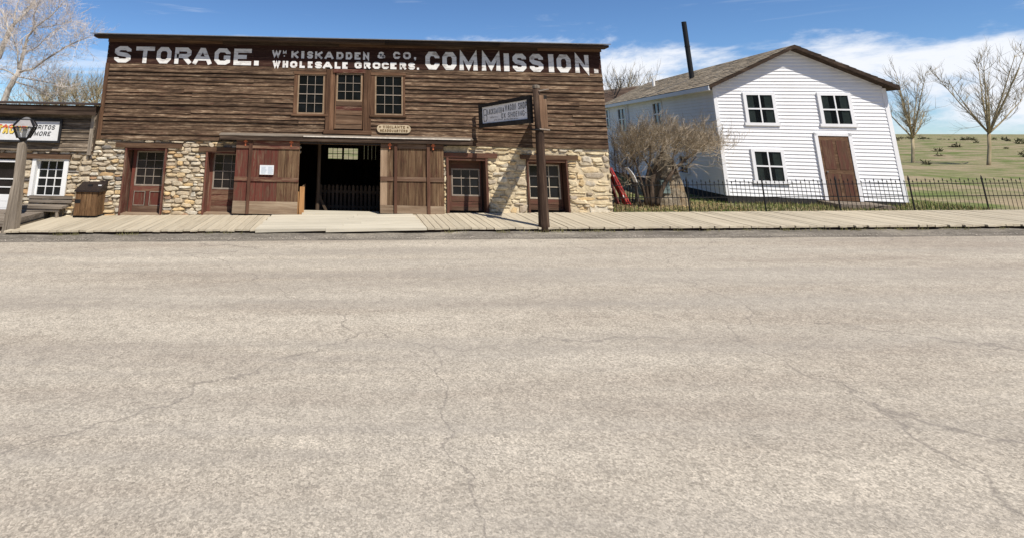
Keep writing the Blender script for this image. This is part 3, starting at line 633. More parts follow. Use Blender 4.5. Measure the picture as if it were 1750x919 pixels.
# entry doors in the stone wall
def entry_door(op, leaf, glz, cols, rws, label, mid, panels, jam, mat_leaf, mat_rail, sash, gl, rec=0.36, sill=True, mwid=0.016, jm='redtrim'):
    Y = W + rec; zb = gz((op[0] + op[1]) / 2)
    x0, x1 = at(leaf[0], 310, Y).x, at(leaf[1], 310, Y).x; z1 = at((leaf[0] + leaf[1]) / 2, leaf[2], Y).z
    t = part_group('entry_door', ((x0 + x1) / 2, Y, zb), barn, label)
    g = (at(glz[0], (glz[1] + glz[3]) / 2, Y).x, at(glz[2], (glz[1] + glz[3]) / 2, Y).x, at((glz[0] + glz[2]) / 2, glz[3], Y).z, at((glz[0] + glz[2]) / 2, glz[1], Y).z)
    s = 0.04
    box('stile', mat_leaf, t, x0, g[0] - s, Y - 0.02, Y + 0.03, zb + 0.03, z1); box('stile', mat_leaf, t, g[1] + s, x1, Y - 0.02, Y + 0.03, zb + 0.03, z1)
    box('rail', mat_rail, t, g[0] - s, g[1] + s, Y - 0.022, Y + 0.03, g[3] + s, z1, 0.002)
    window(t, g, cols, rws, Y, sash, sash, gl, s, mwid, mid, 'sash', True)
    zt_ = g[2] - s
    box('rail', mat_rail, t, g[0] - s, g[1] + s, Y - 0.024, Y + 0.03, zt_ - 0.16, zt_, 0.002)
    if panels == 2:
        xm = (g[0] + g[1]) / 2
        for a, b in ((g[0] - s, xm - 0.05), (xm + 0.05, g[1] + s)):
            box('panel', mat_leaf, t, a + 0.03, b - 0.03, Y - 0.005, Y + 0.02, zb + 0.22, zt_ - 0.17, 0.001)
            mo = MB(); frame4(mo, (a + 0.035, b - 0.035, zb + 0.245, zt_ - 0.18), 0.016, Y - 0.028, Y - 0.0075); mo.build('moulding', M['muntin'], t)
        box('stile', mat_leaf, t, xm - 0.05, xm + 0.05, Y - 0.018, Y + 0.02, zb + 0.2, zt_ - 0.16, 0.001)
        box('rail', M['doorrail'], t, g[0] - s, g[1] + s, Y - 0.021, Y + 0.03, zb + 0.03, zb + 0.22, 0.002)
    else:
        k = 3
        for i in range(k):
            za, zb2 = zb + 0.03 + (zt_ - 0.16 - zb - 0.03) * i / k, zb + 0.03 + (zt_ - 0.16 - zb - 0.03) * (i + 1) / k
            box('panel_board', mat_rail if i else M['doorrail'], t, g[0] - s, g[1] + s, Y - 0.012, Y + 0.02, za + 0.003, zb2 - 0.003, 0.002)
    # jambs, head and threshold
    fr = MB(); fr.box(op[0], op[0] + jam, W - 0.045, Y + 0.05, zb - 0.05, op[3]); j1 = fr.build('jamb', M[jm], t)
    MB().box(op[1] - jam, op[1], W - 0.045, Y + 0.05, zb - 0.05, op[3]).build('jamb', M[jm], t)
    box('door_head', M['browndoorx'] if jm != 'redtrim' else M['redtrimx'], t, op[0] + jam, op[1] - jam, W - 0.02, Y + 0.05, min(z1, op[3] - 0.03) - 0.0, op[3] + 0.0, 0)
    box('backing', M['barn'], t, op[0], op[1], Y + 0.055, Y + 0.09, zb - 0.1, op[3], 0)
    if sill: box('threshold', M['greyrail'], t, op[0] + 0.0, op[1] - 0.0, W - 0.02, Y + 0.06, zb - 0.1, zb + 0.035)
entry_door(d1, (224, 280, 256), (235, 261, 278.5, 315.5), 3, 4, 'worn red door with twelve panes and two low panels, leftmost in the stone wall', 2, 2, 0.055, M['reddoor'], M['redrail'], M['muntin'], M['glass_brown'])
entry_door(d2, (357, 412, 262), (367, 265.5, 410, 321.5), 3, 4, 'red door with twelve panes partly hidden behind the red sliding door', 2, 1, 0.055, M['redtrim'], M['redrail'], M['muntin'], M['glass_brown'])
entry_door(d3, (766, 822, 274), (773.5, 291, 817.5, 333), 3, 3, 'square windowed red-brown door beside the bare brown sliding door, crossed by a post shadow', 2, 1, 0.07, M['browndoor'], M['browndoorx'], M['muntin'], M['glass'], 0.30, False, jm='browndoor')
entry_door(d4, (899, 960, 277), (905, 284, 954.5, 338), 3, 3, 'low red-brown door with a pale-framed tall window, behind the leaning sign pole', 2, 1, 0.05, M['browndoor'], M['browndoorx'], M['sash'], M['glass'], 0.30, False, 0.02, jm='browndoor')

# inside the barn: floor, walls of upright boards, rear windows
YB = 24.0; FZ = -0.32
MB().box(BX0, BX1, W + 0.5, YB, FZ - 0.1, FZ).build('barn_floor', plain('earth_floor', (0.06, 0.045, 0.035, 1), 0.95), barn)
rw = [rect(561, 254, 584.5, 272, YB), rect(588, 254.5, 611.5, 273, YB)]
rear_holes = list(rw)
for px_ in (622.5, 629, 635.5, 642): 
    a = at(px_, 262, YB).x; rear_holes.append((a - 0.004, a + 0.004, rw[0][2], at(px_, 249, YB).z))
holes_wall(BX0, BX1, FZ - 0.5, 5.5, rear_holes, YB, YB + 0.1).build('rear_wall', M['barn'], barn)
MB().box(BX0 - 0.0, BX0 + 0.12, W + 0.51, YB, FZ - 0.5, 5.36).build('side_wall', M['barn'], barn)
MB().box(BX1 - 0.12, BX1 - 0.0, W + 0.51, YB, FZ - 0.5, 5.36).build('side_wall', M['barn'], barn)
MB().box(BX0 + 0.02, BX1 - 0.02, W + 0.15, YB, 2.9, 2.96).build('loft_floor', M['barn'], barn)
for R in rw:
    w_ = MB().box(R[0] - 0.03, R[0], YB - 0.03, YB + 0.12, R[2], R[3]).build('window_jamb', M['barn'], barn); MB().box(R[1], R[1] + 0.03, YB - 0.03, YB + 0.12, R[2], R[3]).build('window_jamb', M['barn'], barn)
    for i in (1, 2):
        x = R[0] + (R[1] - R[0]) * i / 3; MB().box(x - 0.012, x + 0.012, YB + 0.02, YB + 0.06, R[2], R[3]).build('muntin', M['barn'], w_)
    z = (R[2] + R[3]) / 2; MB().box(R[0], R[1], YB + 0.022, YB + 0.058, z - 0.012, z + 0.012).build('muntin', M['barn'], w_)
# picket fence standing inside
YF = W + 1.75
pf = thing('picket_fence', (1.0, YF, FZ), 'brown picket fence standing inside the dark barn doorway', 'fence')
xa, xb = at(548, 340, YF).x, at(652, 340, YF).x; n = 16
z1 = at(600, 316, YF).z; pm = None
for i in range(n):
    x = xa + (xb - xa) * i / (n - 1); mb = MB(); h = z1 - FZ
    if pm is None:
        mb.prism([(x - 0.042, YF - 0.012, FZ + 0.05), (x + 0.042, YF - 0.012, FZ + 0.05), (x + 0.042, YF - 0.012, z1 - 0.05), (x, YF - 0.012, z1), (x - 0.042, YF - 0.012, z1 - 0.05)],
                 [(x - 0.042, YF + 0.012, FZ + 0.05), (x + 0.042, YF + 0.012, FZ + 0.05), (x + 0.042, YF + 0.012, z1 - 0.05), (x, YF + 0.012, z1), (x - 0.042, YF + 0.012, z1 - 0.05)])
        pm = mb.build('picket', M['picket'], pf); base = WPOS[pm.name].copy(); px0 = x
    else: copy_part(pm, base + Vector((x - px0, 0, random.uniform(-.012, .008))), pf)
for zz in (FZ + 0.28, z1 - 0.24): box('rail', M['picket'], pf, xa - 0.1, xb + 0.1, YF + 0.013, YF + 0.05, zz - 0.04, zz + 0.04)
YP = W + 1.0
ps = thing('timber_post', (at(543, 350, YP).x, YP, FZ), 'rough upright timber post with a slanting brace inside the dark barn doorway', 'post')
xp = at(543, 320, YP).x
MB().tube([(xp, YP, FZ), (xp + 0.02, YP, 1.0), (xp + 0.01, YP, 2.95)], [0.07, 0.06, 0.055], 8).build('post', M['picket'], ps)
MB().bar((xp + 0.05, YP, FZ + 0.72), (xp + 0.42, YP, FZ + 0.02), 0.05, 0.08).build('brace', M['picket'], ps)
# half gate of fresh boards at the left of the doorway
hg = thing('half_gate', (at(513, 360, W).x, W, 0), 'fresh orange-brown board half gate at the left edge of the dark barn doorway', 'gate')
for a, b, t_, dy in ((507.5, 511.5, 328, 0.02), (512, 520, 319, -0.03)):
    x0, x1 = at(a, 345, W).x, at(b, 345, W).x
    box('gate_board', M['lightwood'], hg, x0, x1, W - 0.06 + dy, W - 0.015 + dy, gz(-1.6) - 0.0, at((a + b) / 2, t_, W).z)
for i in range(5):
    y0 = W + 0.02 + i * 0.2; x0 = at(516, 345, W).x
    box('gate_board', M['doorwood'], hg, x0 - 0.02, x0 + 0.015, y0 + 0.003, y0 + 0.197, FZ + 0.02, at(516, 319, W).z - 0.01)
# ------------------------------------------------------------------ the shop next door, on the left
SX0, SX1 = -15.0, BX0 - 0.02
shop = thing('shop_building', (-11, W, gz(-11)), 'low weathered shop with grey clapboards over fieldstone, left of the barn', 'shop')
sz_top = at(80, 179, W - 0.35).z; sz_sid = at(80, 257, W).z
swin = (at(66.5, 305, W + 0.16).x, at(108.5, 305, W + 0.16).x, at(88, 333.5, W + 0.16).z, at(88, 276, W + 0.16).z)
sop = (at(52, 305, W).x, at(114.5, 305, W).x, at(85, 336, W).z, at(85, 272, W).z)
dop = (-12.1, at(29, 320, W).x, -0.45, at(10, 271, W).z)
sw_ = holes_wall(SX0, SX1 - 0.06, -1.0, sz_sid, [sop, dop], W + 0.02, W + 0.45).build('stone_wall', M['mortar'], shop)
slint = rect(-6, 263.5, 122, 271.5, W)
def spans_s(z):
    return free(at(-60, 310, W).x, SX1 - 0.02, [(h[0], h[1]) for h in (sop, dop) if h[2] - 0.03 < z < h[3] + 0.02] + [(slint[0] - 2, slint[1])] * (slint[2] - 0.03 < z < slint[3] + 0.03))
make_stones(sw_, M['stone'], (-0.42, sz_sid - 0.02), spans_s, (0.09, 0.18), W + 0.02, 0.14, 0.42, 21)
box('lintel', M['lintel'], shop, slint[0] - 1.5, slint[1], W - 0.07, W + 0.3, slint[2], slint[3], 0.012)
sup = MB().box(SX0, SX1, W - 0.04, W + 0.1, sz_sid, sz_top).build('upper_wall', M['barn'], shop)
rows = [sz_sid - 0.02, sz_sid + 0.13, sz_sid + 0.25]; n_ = 11
rows += [rows[-1] + (sz_top - 0.3 - rows[-1]) * i / n_ for i in range(1, n_ + 1)]
clapboards(sup, M['siding_left'], rows, SX0, SX1 - 0.05, [], W - 0.04, 31, proud=0.04, lens=(1.2, 3.4), jz=0.014)
xa = at(158.5, 228, W).x
MB().prism([(xa - 0.05, W - 0.11, sz_sid - 0.12), (xa + 0.06, W - 0.11, sz_sid - 0.12), (xa + 0.06, W - 0.04, sz_sid - 0.12), (xa - 0.05, W - 0.04, sz_sid - 0.12)],
           [(xa - 0.05, W - 0.11, sz_top - 0.2), (xa + 0.06, W - 0.11, sz_top - 0.2), (xa + 0.06, W - 0.04, sz_top - 0.2), (xa - 0.05, W - 0.04, sz_top - 0.2)]).build('corner_board', M['greywood'], shop)
box('eave_board', M['cornice'], shop, SX0, SX1 + 0.04, W - 0.36, W - 0.32, sz_top - 0.30, sz_top - 0.16, 0.008)
box('eave_board', M['cornice'], shop, SX0, SX1 + 0.04, W - 0.38, W - 0.335, sz_top - 0.155, sz_top - 0.01, 0.008)
MB().prism([(SX0 - 0.1, W - 0.42, sz_top), (SX0 - 0.1, W - 0.42, sz_top + 0.03), (SX0 - 0.1, W + 7, sz_top + 0.43), (SX0 - 0.1, W + 7, sz_top + 0.4)],
           [(SX1 + 0.05, W - 0.42, sz_top), (SX1 + 0.05, W - 0.42, sz_top + 0.03), (SX1 + 0.05, W + 7, sz_top + 0.43), (SX1 + 0.05, W + 7, sz_top + 0.4)]).build('roof', M['cornice'], shop)
MB().box(SX0, SX0 + 0.2, W + 0.1, W + 7, -1, sz_top - 0.05).build('side_wall', M['siding_left'], shop)
MB().box(SX0 + 0.2, SX1 - 0.05, W + 6.9, W + 7, -1, sz_top - 0.05).build('rear_wall', M['siding_left'], shop)
YS = W + 0.16
w_ = window(shop, swin, 3, 4, YS, M['white'], M['white'], M['glass'], 0.05, 0.022, 2)
fr = MB(); fr.box(sop[0], swin[0] - 0.05, W - 0.03, YS + 0.05, sop[2], sop[3]); fr.box(swin[1] + 0.05, sop[1], W - 0.03, YS + 0.05, sop[2], sop[3])
fr.box(swin[0] - 0.05, swin[1] + 0.05, W - 0.02, YS + 0.05, swin[3] + 0.05, sop[3]); fr.box(swin[0] - 0.05, swin[1] + 0.05, W - 0.06, YS + 0.05, sop[2], swin[2] - 0.05)
fr.build('frame', M['white'], w_)
sd = part_group('shop_door', (-11.4, W + 0.1, dop[2]), shop)
dz = lambda y: at(13, y, W + 0.12).z
g = (dop[0] + 0.15, dop[1] - 0.10, dz(332.5), dz(278))
fr = MB(); frame4(fr, (dop[0] + 0.1, dop[1] - 0.07, dop[2], dz(277)), 0.07, W - 0.02, W + 0.2, False); fr.build('frame', M['white'], sd)
MB().box(dop[0] + 0.1, dop[1] - 0.07, W + 0.125, W + 0.15, g[2], dz(277)).build('pane', M['glass_brown'], sd)
for y in (306, 320): MB().box(dop[0] + 0.1, dop[1] - 0.07, W + 0.09, W + 0.124, dz(y) - 0.015, dz(y) + 0.015).build('bar', M['white'], sd)
for i in range(4):
    za, zb = dop[2] + (g[2] - dop[2]) * i / 4, dop[2] + (g[2] - dop[2]) * (i + 1) / 4
    MB().box(dop[0] + 0.1, dop[1] - 0.07, W + 0.085, W + 0.124, za + 0.003, zb - 0.003).build('panel_board', M['white'], sd)
box('backing', M['barn'], sd, dop[0], dop[1], W + 0.22, W + 0.25, dop[2], dop[3], 0)
# sign on the shop front
YG = W - 0.17
xr, xl = at(101, 224, YG).x, -12.4; zt_, zb_ = at(60, 207.5, YG).z, at(60, 240.5, YG).z
sg = thing('shop_sign', ((xl + xr) / 2, YG, zb_), 'long white shop sign in a black frame with taco and burrito lettering, behind the lamp', 'sign')
MB().box(xl, xr, YG, YG + 0.03, zb_, zt_).build('sign_panel', M['signwhite'], sg)
fr = MB(); frame4(fr, (xl, xr, zb_, zt_), 0.06, YG - 0.025, YG + 0.045); fr.build('frame', M['ink'], sg)
tS = lambda Y: (lambda a, b, l: (a, Y - l, b))
def pxline(mb, text, x0, y0, x1, y1, th, Y, gap, shear=0.0, lift=0.004):
    xm = (x0 + x1) / 2; ym = (y0 + y1) / 2
    text_line(mb, text, at(x0, ym, Y).x, at(x1, ym, Y).x, at(xm, y1, Y).z, at(xm, y0, Y).z, th, tS(Y), gap, shear, lift)
mb = MB(); pxline(mb, 'BURRITOS', 44.5, 214.2, 93.5, 221.8, 0.024, YG, 0.3, 0.2); pxline(mb, '& MORE', 46, 225.2, 86, 232.6, 0.024, YG, 0.3, 0.2); mb.build('lettering', M['ink'], sg)
mb = MB(); pxline(mb, 'TACOS', -5.3, 216, 46.7, 229.4, 0.062, YG, 0.2, 0.15, 0.002); mb.build('letter_shadow', M['ink'], sg)
mb = MB(); pxline(mb, 'TACOS', -6, 215, 46, 228.5, 0.062, YG, 0.2, 0.15, 0.006); mb.build('lettering', M['yellow_letter'], sg)
mb = MB(); pxline(mb, 'TACOS', -6, 213.2, 46, 219.5, 0.03, YG, 0.2, 0.15, 0.010); mb.build('letter_tops', M['red_letter'], sg)

# stone edged step in front of the shop door
stp = thing('door_step', (-10.4, 14.6, gz(-10)), 'stone and timber step below the shop door, behind the lamp post', 'step')
zs = gz(-9.5) + 0.16
box('step_beam', M['greywoodx'], stp, -12.6, -8.98, 14.2, 16.1, zs - 0.13, zs + 0.02, 0.008)
def spans_step(z): return [(-12.5, -9.0)]
make_stones(stp, M['stone'], (gz(-10) - 0.22, zs - 0.13), spans_step, (0.10, 0.14), 14.3, 0.18, 0.4, 44)
MB().box(-12.5, -9.0, 14.32, 16.15, gz(-10) - 0.4, zs - 0.135).build('step_core', M['mortar'], stp)

# ------------------------------------------------------------------ boardwalk
YW0, YW1 = 13.78, 16.24
bw = thing('boardwalk', (2, 15, gz(2)), kind='structure')
protos = []
x = -8.75; rnd = random.Random(8); RX0, RX1 = at(452, 380, 14.9).x, at(716, 380, 14.9).x
while x < 24:
    w_ = 0.19; xc = x + w_ / 2
    if RX0 + 0.05 < xc < RX1 - 0.15: x += w_; continue
    z = gz(xc) + rnd.uniform(-.003, .003)
    if len(protos) < 6:
        a = rnd.uniform(-.03, .05)
        o = MB().box(xc - w_ / 2 + 0.006, xc + w_ / 2 - 0.006, YW0 - a, YW1 - 0.03, z - 0.045, z, 0.004).build('plank', M['walk'], bw)
        protos.append((o, WPOS[o.name].copy(), xc, z))
    else:
        o, wp, px_, pz_ = rnd.choice(protos); copy_part(o, wp + Vector((xc - px_, rnd.uniform(-.02, .02), z - pz_)), bw, rot=(0, -atan2(GX, 1) + rnd.uniform(-.012, .012), rnd.uniform(-.003, .003)))
    x += w_
for a, b in ((-8.75, RX0), (RX0, RX1), (RX1, 8.0), (8.0, 24)):
    for y0 in (YW0 + 0.06, 15.0):
        MB().prism([(a, y0, gz(a) - 0.2), (a, y0 + 0.08, gz(a) - 0.2), (a, y0 + 0.08, gz(a) - 0.052), (a, y0, gz(a) - 0.052)], [(b, y0, gz(b) - 0.2), (b, y0 + 0.08, gz(b) - 0.2), (b, y0 + 0.08, gz(b) - 0.052), (b, y0, gz(b) - 0.052)]).build('stringer', M['cornice'], bw)
rp = thing('loading_ramp', ((RX0 + RX1) / 2, 14.8, gz(0)), 'pale low platform of long planks lying in front of the barn doorway', 'platform')
n = 7; y0 = 13.70; y1 = 16.0
for i in range(n):
    ya, yb = y0 + (y1 - y0) * i / n, y0 + (y1 - y0) * (i + 1) / n
    cut = RX0 + (RX1 - RX0) * rnd.uniform(0.3, 0.7); ext = rnd.uniform(0, .05) - i * 0.008
    for a, b in ((RX0 - ext, cut), (cut, RX1 + ext)):
        lift = 0.016 if i else 0.010
        MB().prism([(a + .002, ya + .005, gz(a) + lift), (a + .002, yb - .004, gz(a) + 0.016), (a + .002, yb - .004, gz(a) - 0.04), (a + .002, ya + .005, gz(a) - 0.04 - (0.035 if i == 0 else 0))],
                   [(b - .002, ya + .005, gz(b) + lift), (b - .002, yb - .004, gz(b) + 0.016), (b - .002, yb - .004, gz(b) - 0.04), (b - .002, ya + .005, gz(b) - 0.04)]).build('plank', M['ramp'], rp)
box('sill_plank', M['ramp'], rp, at(517, 360, W).x, at(648, 360, W).x, 16.0, W + 0.42, gz(0) - 0.05, gz(0) + 0.022, 0.002)

# ------------------------------------------------------------------ ground, road, gutter
def sst(a, b, x):
    t = max(0.0, min(1.0, (x - a) / (b - a))); return t * t * (3 - 2 * t)
def gnd(x, y):
    h = gz(x) - 0.36 + 0.33 * sst(14.5, 16.4, y) * sst(7.2, 8.3, x) + 0.1 * sst(24, 30, y)
    h += 9 * sst(120, 320, y) * (0.7 + 0.3 * sin(x * 0.013 + 1.0)) + 3 * sst(40, 120, abs(x))
    return h
gxs = [-420, -300, -200, -140, -100, -70, -50, -36, -26, -20, -14, -9, -4, 0, 4, 7, 7.5, 8, 8.4, 9, 10, 11, 12, 14, 17, 20, 26, 36, 50, 70, 100, 140, 200, 300, 420]
gys = [-60, -30, -8, 0, 8, 12, 13.4, 14.5, 15, 15.5, 16, 16.4, 17, 18, 20, 22, 24, 27, 30, 36, 44, 55, 70, 90, 120, 160, 200, 240, 280, 320, 420, 600, 900]
mb = MB(); mb.add([(x, y, gnd(x, y)) for y in gys for x in gxs], [(j * len(gxs) + i, j * len(gxs) + i + 1, (j + 1) * len(gxs) + i + 1, (j + 1) * len(gxs) + i) for j in range(len(gys) - 1) for i in range(len(gxs) - 1)])
s = NT('dry_ground'); v = s.coord(False, 'Object'); a = s.noise(v, 0.35, 6, 0.65); b = s.noise(v, 3.5, 6, 0.7)
c = s.mix(s.rng(a, 0.42, 0.6), (0.30, 0.24, 0.15, 1), (0.13, 0.16, 0.05, 1)); c = s.mix(1.0, c, s.grey(s.rng(b, 0.25, 0.75, 0.6, 1.35)), 'MULTIPLY'); s.bump(b, 0.6, 0.03)
M['ground'] = s.done(c, 0.95, 0.1)
tag(mb.build('ground', M['ground'], smooth=True), kind='structure')
# unseen slope added behind the viewer so the window panes reflect dark
mb = MB(); nx, ny = 40, 10
pts = []
for j in range(ny + 1):
    for i in range(nx + 1):
        an = pi + pi * i / nx; d = 60 + 26 * j; pts.append((d * 1.5 * cos(an), -10 + d * sin(an), -1.5 + 85 * sst(0, ny, j) * (0.8 + 0.2 * sin(an * 5)) + random.uniform(-2, 2) * (j > 0)))
mb.add(pts, [(j * (nx + 1) + i, j * (nx + 1) + i + 1, (j + 1) * (nx + 1) + i + 1, (j + 1) * (nx + 1) + i) for j in range(ny) for i in range(nx)])
s = NT('added_sage_hill'); v = s.coord(False); n = s.noise(v, 0.2, 6, 0.7); M['added_hill'] = s.done(s.ramp(n, [(0.35, (0.05, 0.06, 0.03)), (0.6, (0.16, 0.13, 0.08))]), 0.95, 0.1)
tag(mb.build('added_hills', M['added_hill'], smooth=True), kind='structure')
# road
s = NT('road_surface'); v = s.coord(False); a = s.noise(v, 0.5, 5, 0.6, (0.25, 1.6, 1)); b = s.noise(v, 5, 7, 0.72); d = s.noise(v, 75, 3, 0.7); e = s.noise(v, 1.3, 6, 0.7, (0.15, 2.2, 1), 0.8)
c = s.ramp(a, [(0.3, (0.36, 0.305, 0.24)), (0.5, (0.45, 0.395, 0.315)), (0.7, (0.52, 0.462, 0.372))])
c = s.mix(1.0, c, s.grey(s.rng(b, 0.25, 0.75, 0.80, 1.17)), 'MULTIPLY'); c = s.mix(1.0, c, s.grey(s.rng(d, 0.3, 0.7, 0.62, 1.28)), 'MULTIPLY')
c = s.mix(s.rng(e, 0.62, 0.72, 0, 0.35), c, (0.27, 0.245, 0.215, 1))
va = s.n('ShaderNodeTexVoronoi'); va.inputs['Scale'].default_value = 55; s.l(v, va.inputs['Vector']); sv_ = s.n('ShaderNodeSeparateColor'); s.l(va.outputs['Color'], sv_.inputs[0]); c = s.mix(1.0, c, s.grey(s.rng(sv_.outputs[0], 0, 1, 0.70, 1.26)), 'MULTIPLY')
vo = s.n('ShaderNodeTexVoronoi'); vo.feature = 'DISTANCE_TO_EDGE'; vo.inputs['Scale'].default_value = 0.16
mp = s.n('ShaderNodeMapping'); nz_ = s.n('ShaderNodeTexNoise'); nz_.inputs['Scale'].default_value = 1.7; nz_.inputs['Detail'].default_value = 6; s.l(v, nz_.inputs['Vector'])
ad = s.n('ShaderNodeVectorMath'); ad.operation = 'MULTIPLY_ADD'; s.l(nz_.outputs['Color'], ad.inputs[0]); ad.inputs[1].default_value = (0.9, 0.9, 0); s.l(v, ad.inputs[2]); s.l(ad.outputs[0], vo.inputs['Vector'])
c = s.mix(s.rng(vo.outputs[0], 0.0, 0.0030, 0.6, 0), c, (0.16, 0.14, 0.12, 1))
sx = s.n('ShaderNodeSeparateXYZ'); s.l(v, sx.inputs[0]); wv = s.n('ShaderNodeMath'); wv.operation = 'SINE'; ym = s.n('ShaderNodeMath'); ym.operation = 'MULTIPLY_ADD'; s.l(sx.outputs[1], ym.inputs[0]); ym.inputs[1].default_value = 3.6; ym.inputs[2].default_value = 0.6; s.l(ym.outputs[0], wv.inputs[0])
tn = s.noise(v, 1.1, 5, 0.7, (0.12, 1, 1)); tk = s.n('ShaderNodeMath'); tk.operation = 'MULTIPLY'; s.l(s.rng(wv.outputs[0], 0.1, 0.9), tk.inputs[0]); s.l(s.rng(tn, 0.38, 0.62), tk.inputs[1]); c = s.mix(s.rng(tk.outputs[0], 0, 1, 0, 0.38), c, (0.26, 0.235, 0.205, 1))
tr = s.noise(v, 0.9, 5, 0.65, (0.05, 1.3, 1), 0.4); c = s.mix(s.rng(tr, 0.46, 0.66, 0, 0.42), c, (0.30, 0.27, 0.23, 1)); sp_ = s.noise(v, 24, 4, 0.8); c = s.mix(s.rng(sp_, 0.63, 0.70, 0, 0.55), c, (0.20, 0.18, 0.16, 1)); c = s.mix(s.rng(sp_, 0.36, 0.29, 0, 0.5), c, (0.62, 0.57, 0.49, 1))
mx = s.n('ShaderNodeMath'); mx.operation = 'MULTIPLY_ADD'; s.l(d, mx.inputs[0]); mx.inputs[1].default_value = 0.4; s.l(b, mx.inputs[2]); s.bump(mx.outputs[0], 0.55, 0.02)
M['road'] = s.done(c, 0.93, 0.15)
YR = 13.33; zr = -0.17
mb = MB(); rx = [-90, -26] + [-26 + 0.5 * i for i in range(1, 104)] + [26, 90]; ryb = [-7.5, -2, 2, 5, 8, 11, 12.6]
rnd = random.Random(4); pts = []
for x in rx:
    for y in ryb: pts.append((x, y, gz(x) + zr + 0.03 * sst(-7, 4, y) - 0.02 * sst(6, 13, y)))
    pts.append((x, YR + rnd.uniform(-.05, .05), gz(x) + zr - 0.02))
k = len(ryb) + 1
mb.add(pts, [(i * k + j, (i + 1) * k + j, (i + 1) * k + j + 1, i * k + j + 1) for i in range(len(rx) - 1) for j in range(k - 1)])
tag(mb.build('road', M['road'], smooth=True), kind='structure')
s = NT('gutter_dirt'); v = s.coord(False); a = s.noise(v, 1.2, 6, 0.7, (0.5, 2.5, 1)); b = s.noise(v, 14, 6, 0.75)
c = s.ramp(a, [(0.35, (0.13, 0.115, 0.095)), (0.55, (0.22, 0.195, 0.16)), (0.66, (0.30, 0.265, 0.21)), (0.74, (0.48, 0.42, 0.33))]); c = s.mix(1.0, c, s.grey(s.rng(b, 0.25, 0.75, 0.55, 1.35)), 'MULTIPLY'); s.bump(b, 0.9, 0.03)
M['gutter'] = s.done(c, 0.95, 0.1)
mb = MB(); pts = []
for x in rx:
    e = rnd.uniform(-.03, .03)
    pts += [(x, YR - 0.12, gz(x) + zr - 0.035), (x, YR + 0.02 + e, gz(x) + zr - 0.012), (x, YR + 0.2 + e, gz(x) + zr + 0.01 + rnd.uniform(-.008, .01)), (x, YW0 - 0.06, gz(x) - 0.10 + rnd.uniform(-.015, .02)), (x, YW0 + 0.5, gz(x) - 0.14)]
mb.add(pts, [(i * 5 + j, (i + 1) * 5 + j, (i + 1) * 5 + j + 1, i * 5 + j + 1) for i in range(len(rx) - 1) for j in range(4)])
tag(mb.build('gutter', M['gutter'], smooth=True), kind='structure')
def pebbles(name, pts, mat, smin, smax, seed):
    r = random.Random(seed); mb = MB()
    for x, y, z in pts:
        q = r.uniform(smin, smax); a = r.uniform(0, 3)
        P = [(x + q * cos(a + i * 2 * pi / 5) * r.uniform(.7, 1.2), y + q * sin(a + i * 2 * pi / 5) * r.uniform(.7, 1.2), z - q * 0.2) for i in range(5)]
        T = (x + r.uniform(-.3, .3) * q, y, z + q * r.uniform(.4, .8)); mb.add(P + [T], [(i, (i + 1) % 5, 5) for i in range(5)])
    return tag(mb.build(name, mat), kind='stuff')
r = random.Random(6)
M['pebble'] = plain('pebble', (0.34, 0.30, 0.25, 1), 0.9, 0.2, 0, 0.7, 40)
pebbles('gutter_gravel', [(r.uniform(-10, 22), r.uniform(13.28, 13.8), 0) for _ in range(1500)], M['pebble'], 0.008, 0.028, 2) if False else None
pp = [];
for _ in range(1800):
    x = r.uniform(-10, 22); y = YR + abs(r.gauss(0, .18)); y = min(y, YW0 - 0.02); pp.append((x, y, gz(x) + zr + 0.012 + 0.12 * max(0, (y - YR - .2)) ))
for _ in range(8000):
    y = 3.0 + 10.2 * r.random() ** 1.4; x = r.uniform(-.9, 1.35) * (y + 1.5); pp.append((x, y, gz(x) + zr + 0.008))
pebbles('gravel', pp, M['pebble'], 0.005, 0.019, 3)
p2 = []
for _ in range(420):
    y = 3.0 + 10.0 * r.random(); x = r.uniform(-.9, 1.35) * (y + 1.5); p2.append((x, y, gz(x) + zr + 0.012))
pebbles('loose_stones', p2, M['pebble'], 0.012, 0.034, 5)
mb = MB()
for _ in range(90):
    x0_ = r.uniform(-8, 18)
    if RX0 - .2 < x0_ < RX1 + .2: continue
    for _k in range(r.randint(5, 14)):
        x = x0_ + r.gauss(0, .08); y = YW0 - r.uniform(.02, .12); h = r.uniform(.03, .11); z = gz(x) - .11; a = r.uniform(-.5, .5)
        mb.add([(x - .006, y, z), (x + .006, y, z), (x + a * h, y - r.uniform(0, .5) * h, z + h)], [(0, 1, 2)])
tag(mb.build('edge_weeds', plain('weed', (.24, .22, .10, 1), .9, .1, 0, .5, 3)), kind='stuff')

# ------------------------------------------------------------------ street lamp
LB = onwalk(23, 395, -0.06); LY = LB.y
lp = thing('street_lamp', (LB.x, LY, LB.z), 'old street lamp with a glazed lantern on a grey timber post', 'lamp')
zt_ = at(38.5, 243, LY).z; lx = LB.x; tx = at(38.8, 246, LY).x
MB().prism([(lx - .10, LY - .11, LB.z - .1), (lx + .10, LY - .11, LB.z - .1), (lx + .10, LY + .11, LB.z - .1), (lx - .10, LY + .11, LB.z - .1)],
           [(tx - .085, LY - .085, zt_ - .05), (tx + .085, LY - .085, zt_ - .05), (tx + .085, LY + .085, zt_ - .05), (tx - .085, LY + .085, zt_ - .05)]).build('post', M['greywood'], lp)
MB().prism([(tx - .085, LY - .085, zt_ - .05), (tx + .085, LY - .085, zt_ - .05), (tx + .085, LY + .085, zt_ - .05), (tx - .085, LY + .085, zt_ - .05)], [(tx - .04, LY - .04, zt_ + .02), (tx + .04, LY - .04, zt_ + .02), (tx + .04, LY + .04, zt_ + .02), (tx - .04, LY + .04, zt_ + .02)]).build('post_cap', M['greywood'], lp)
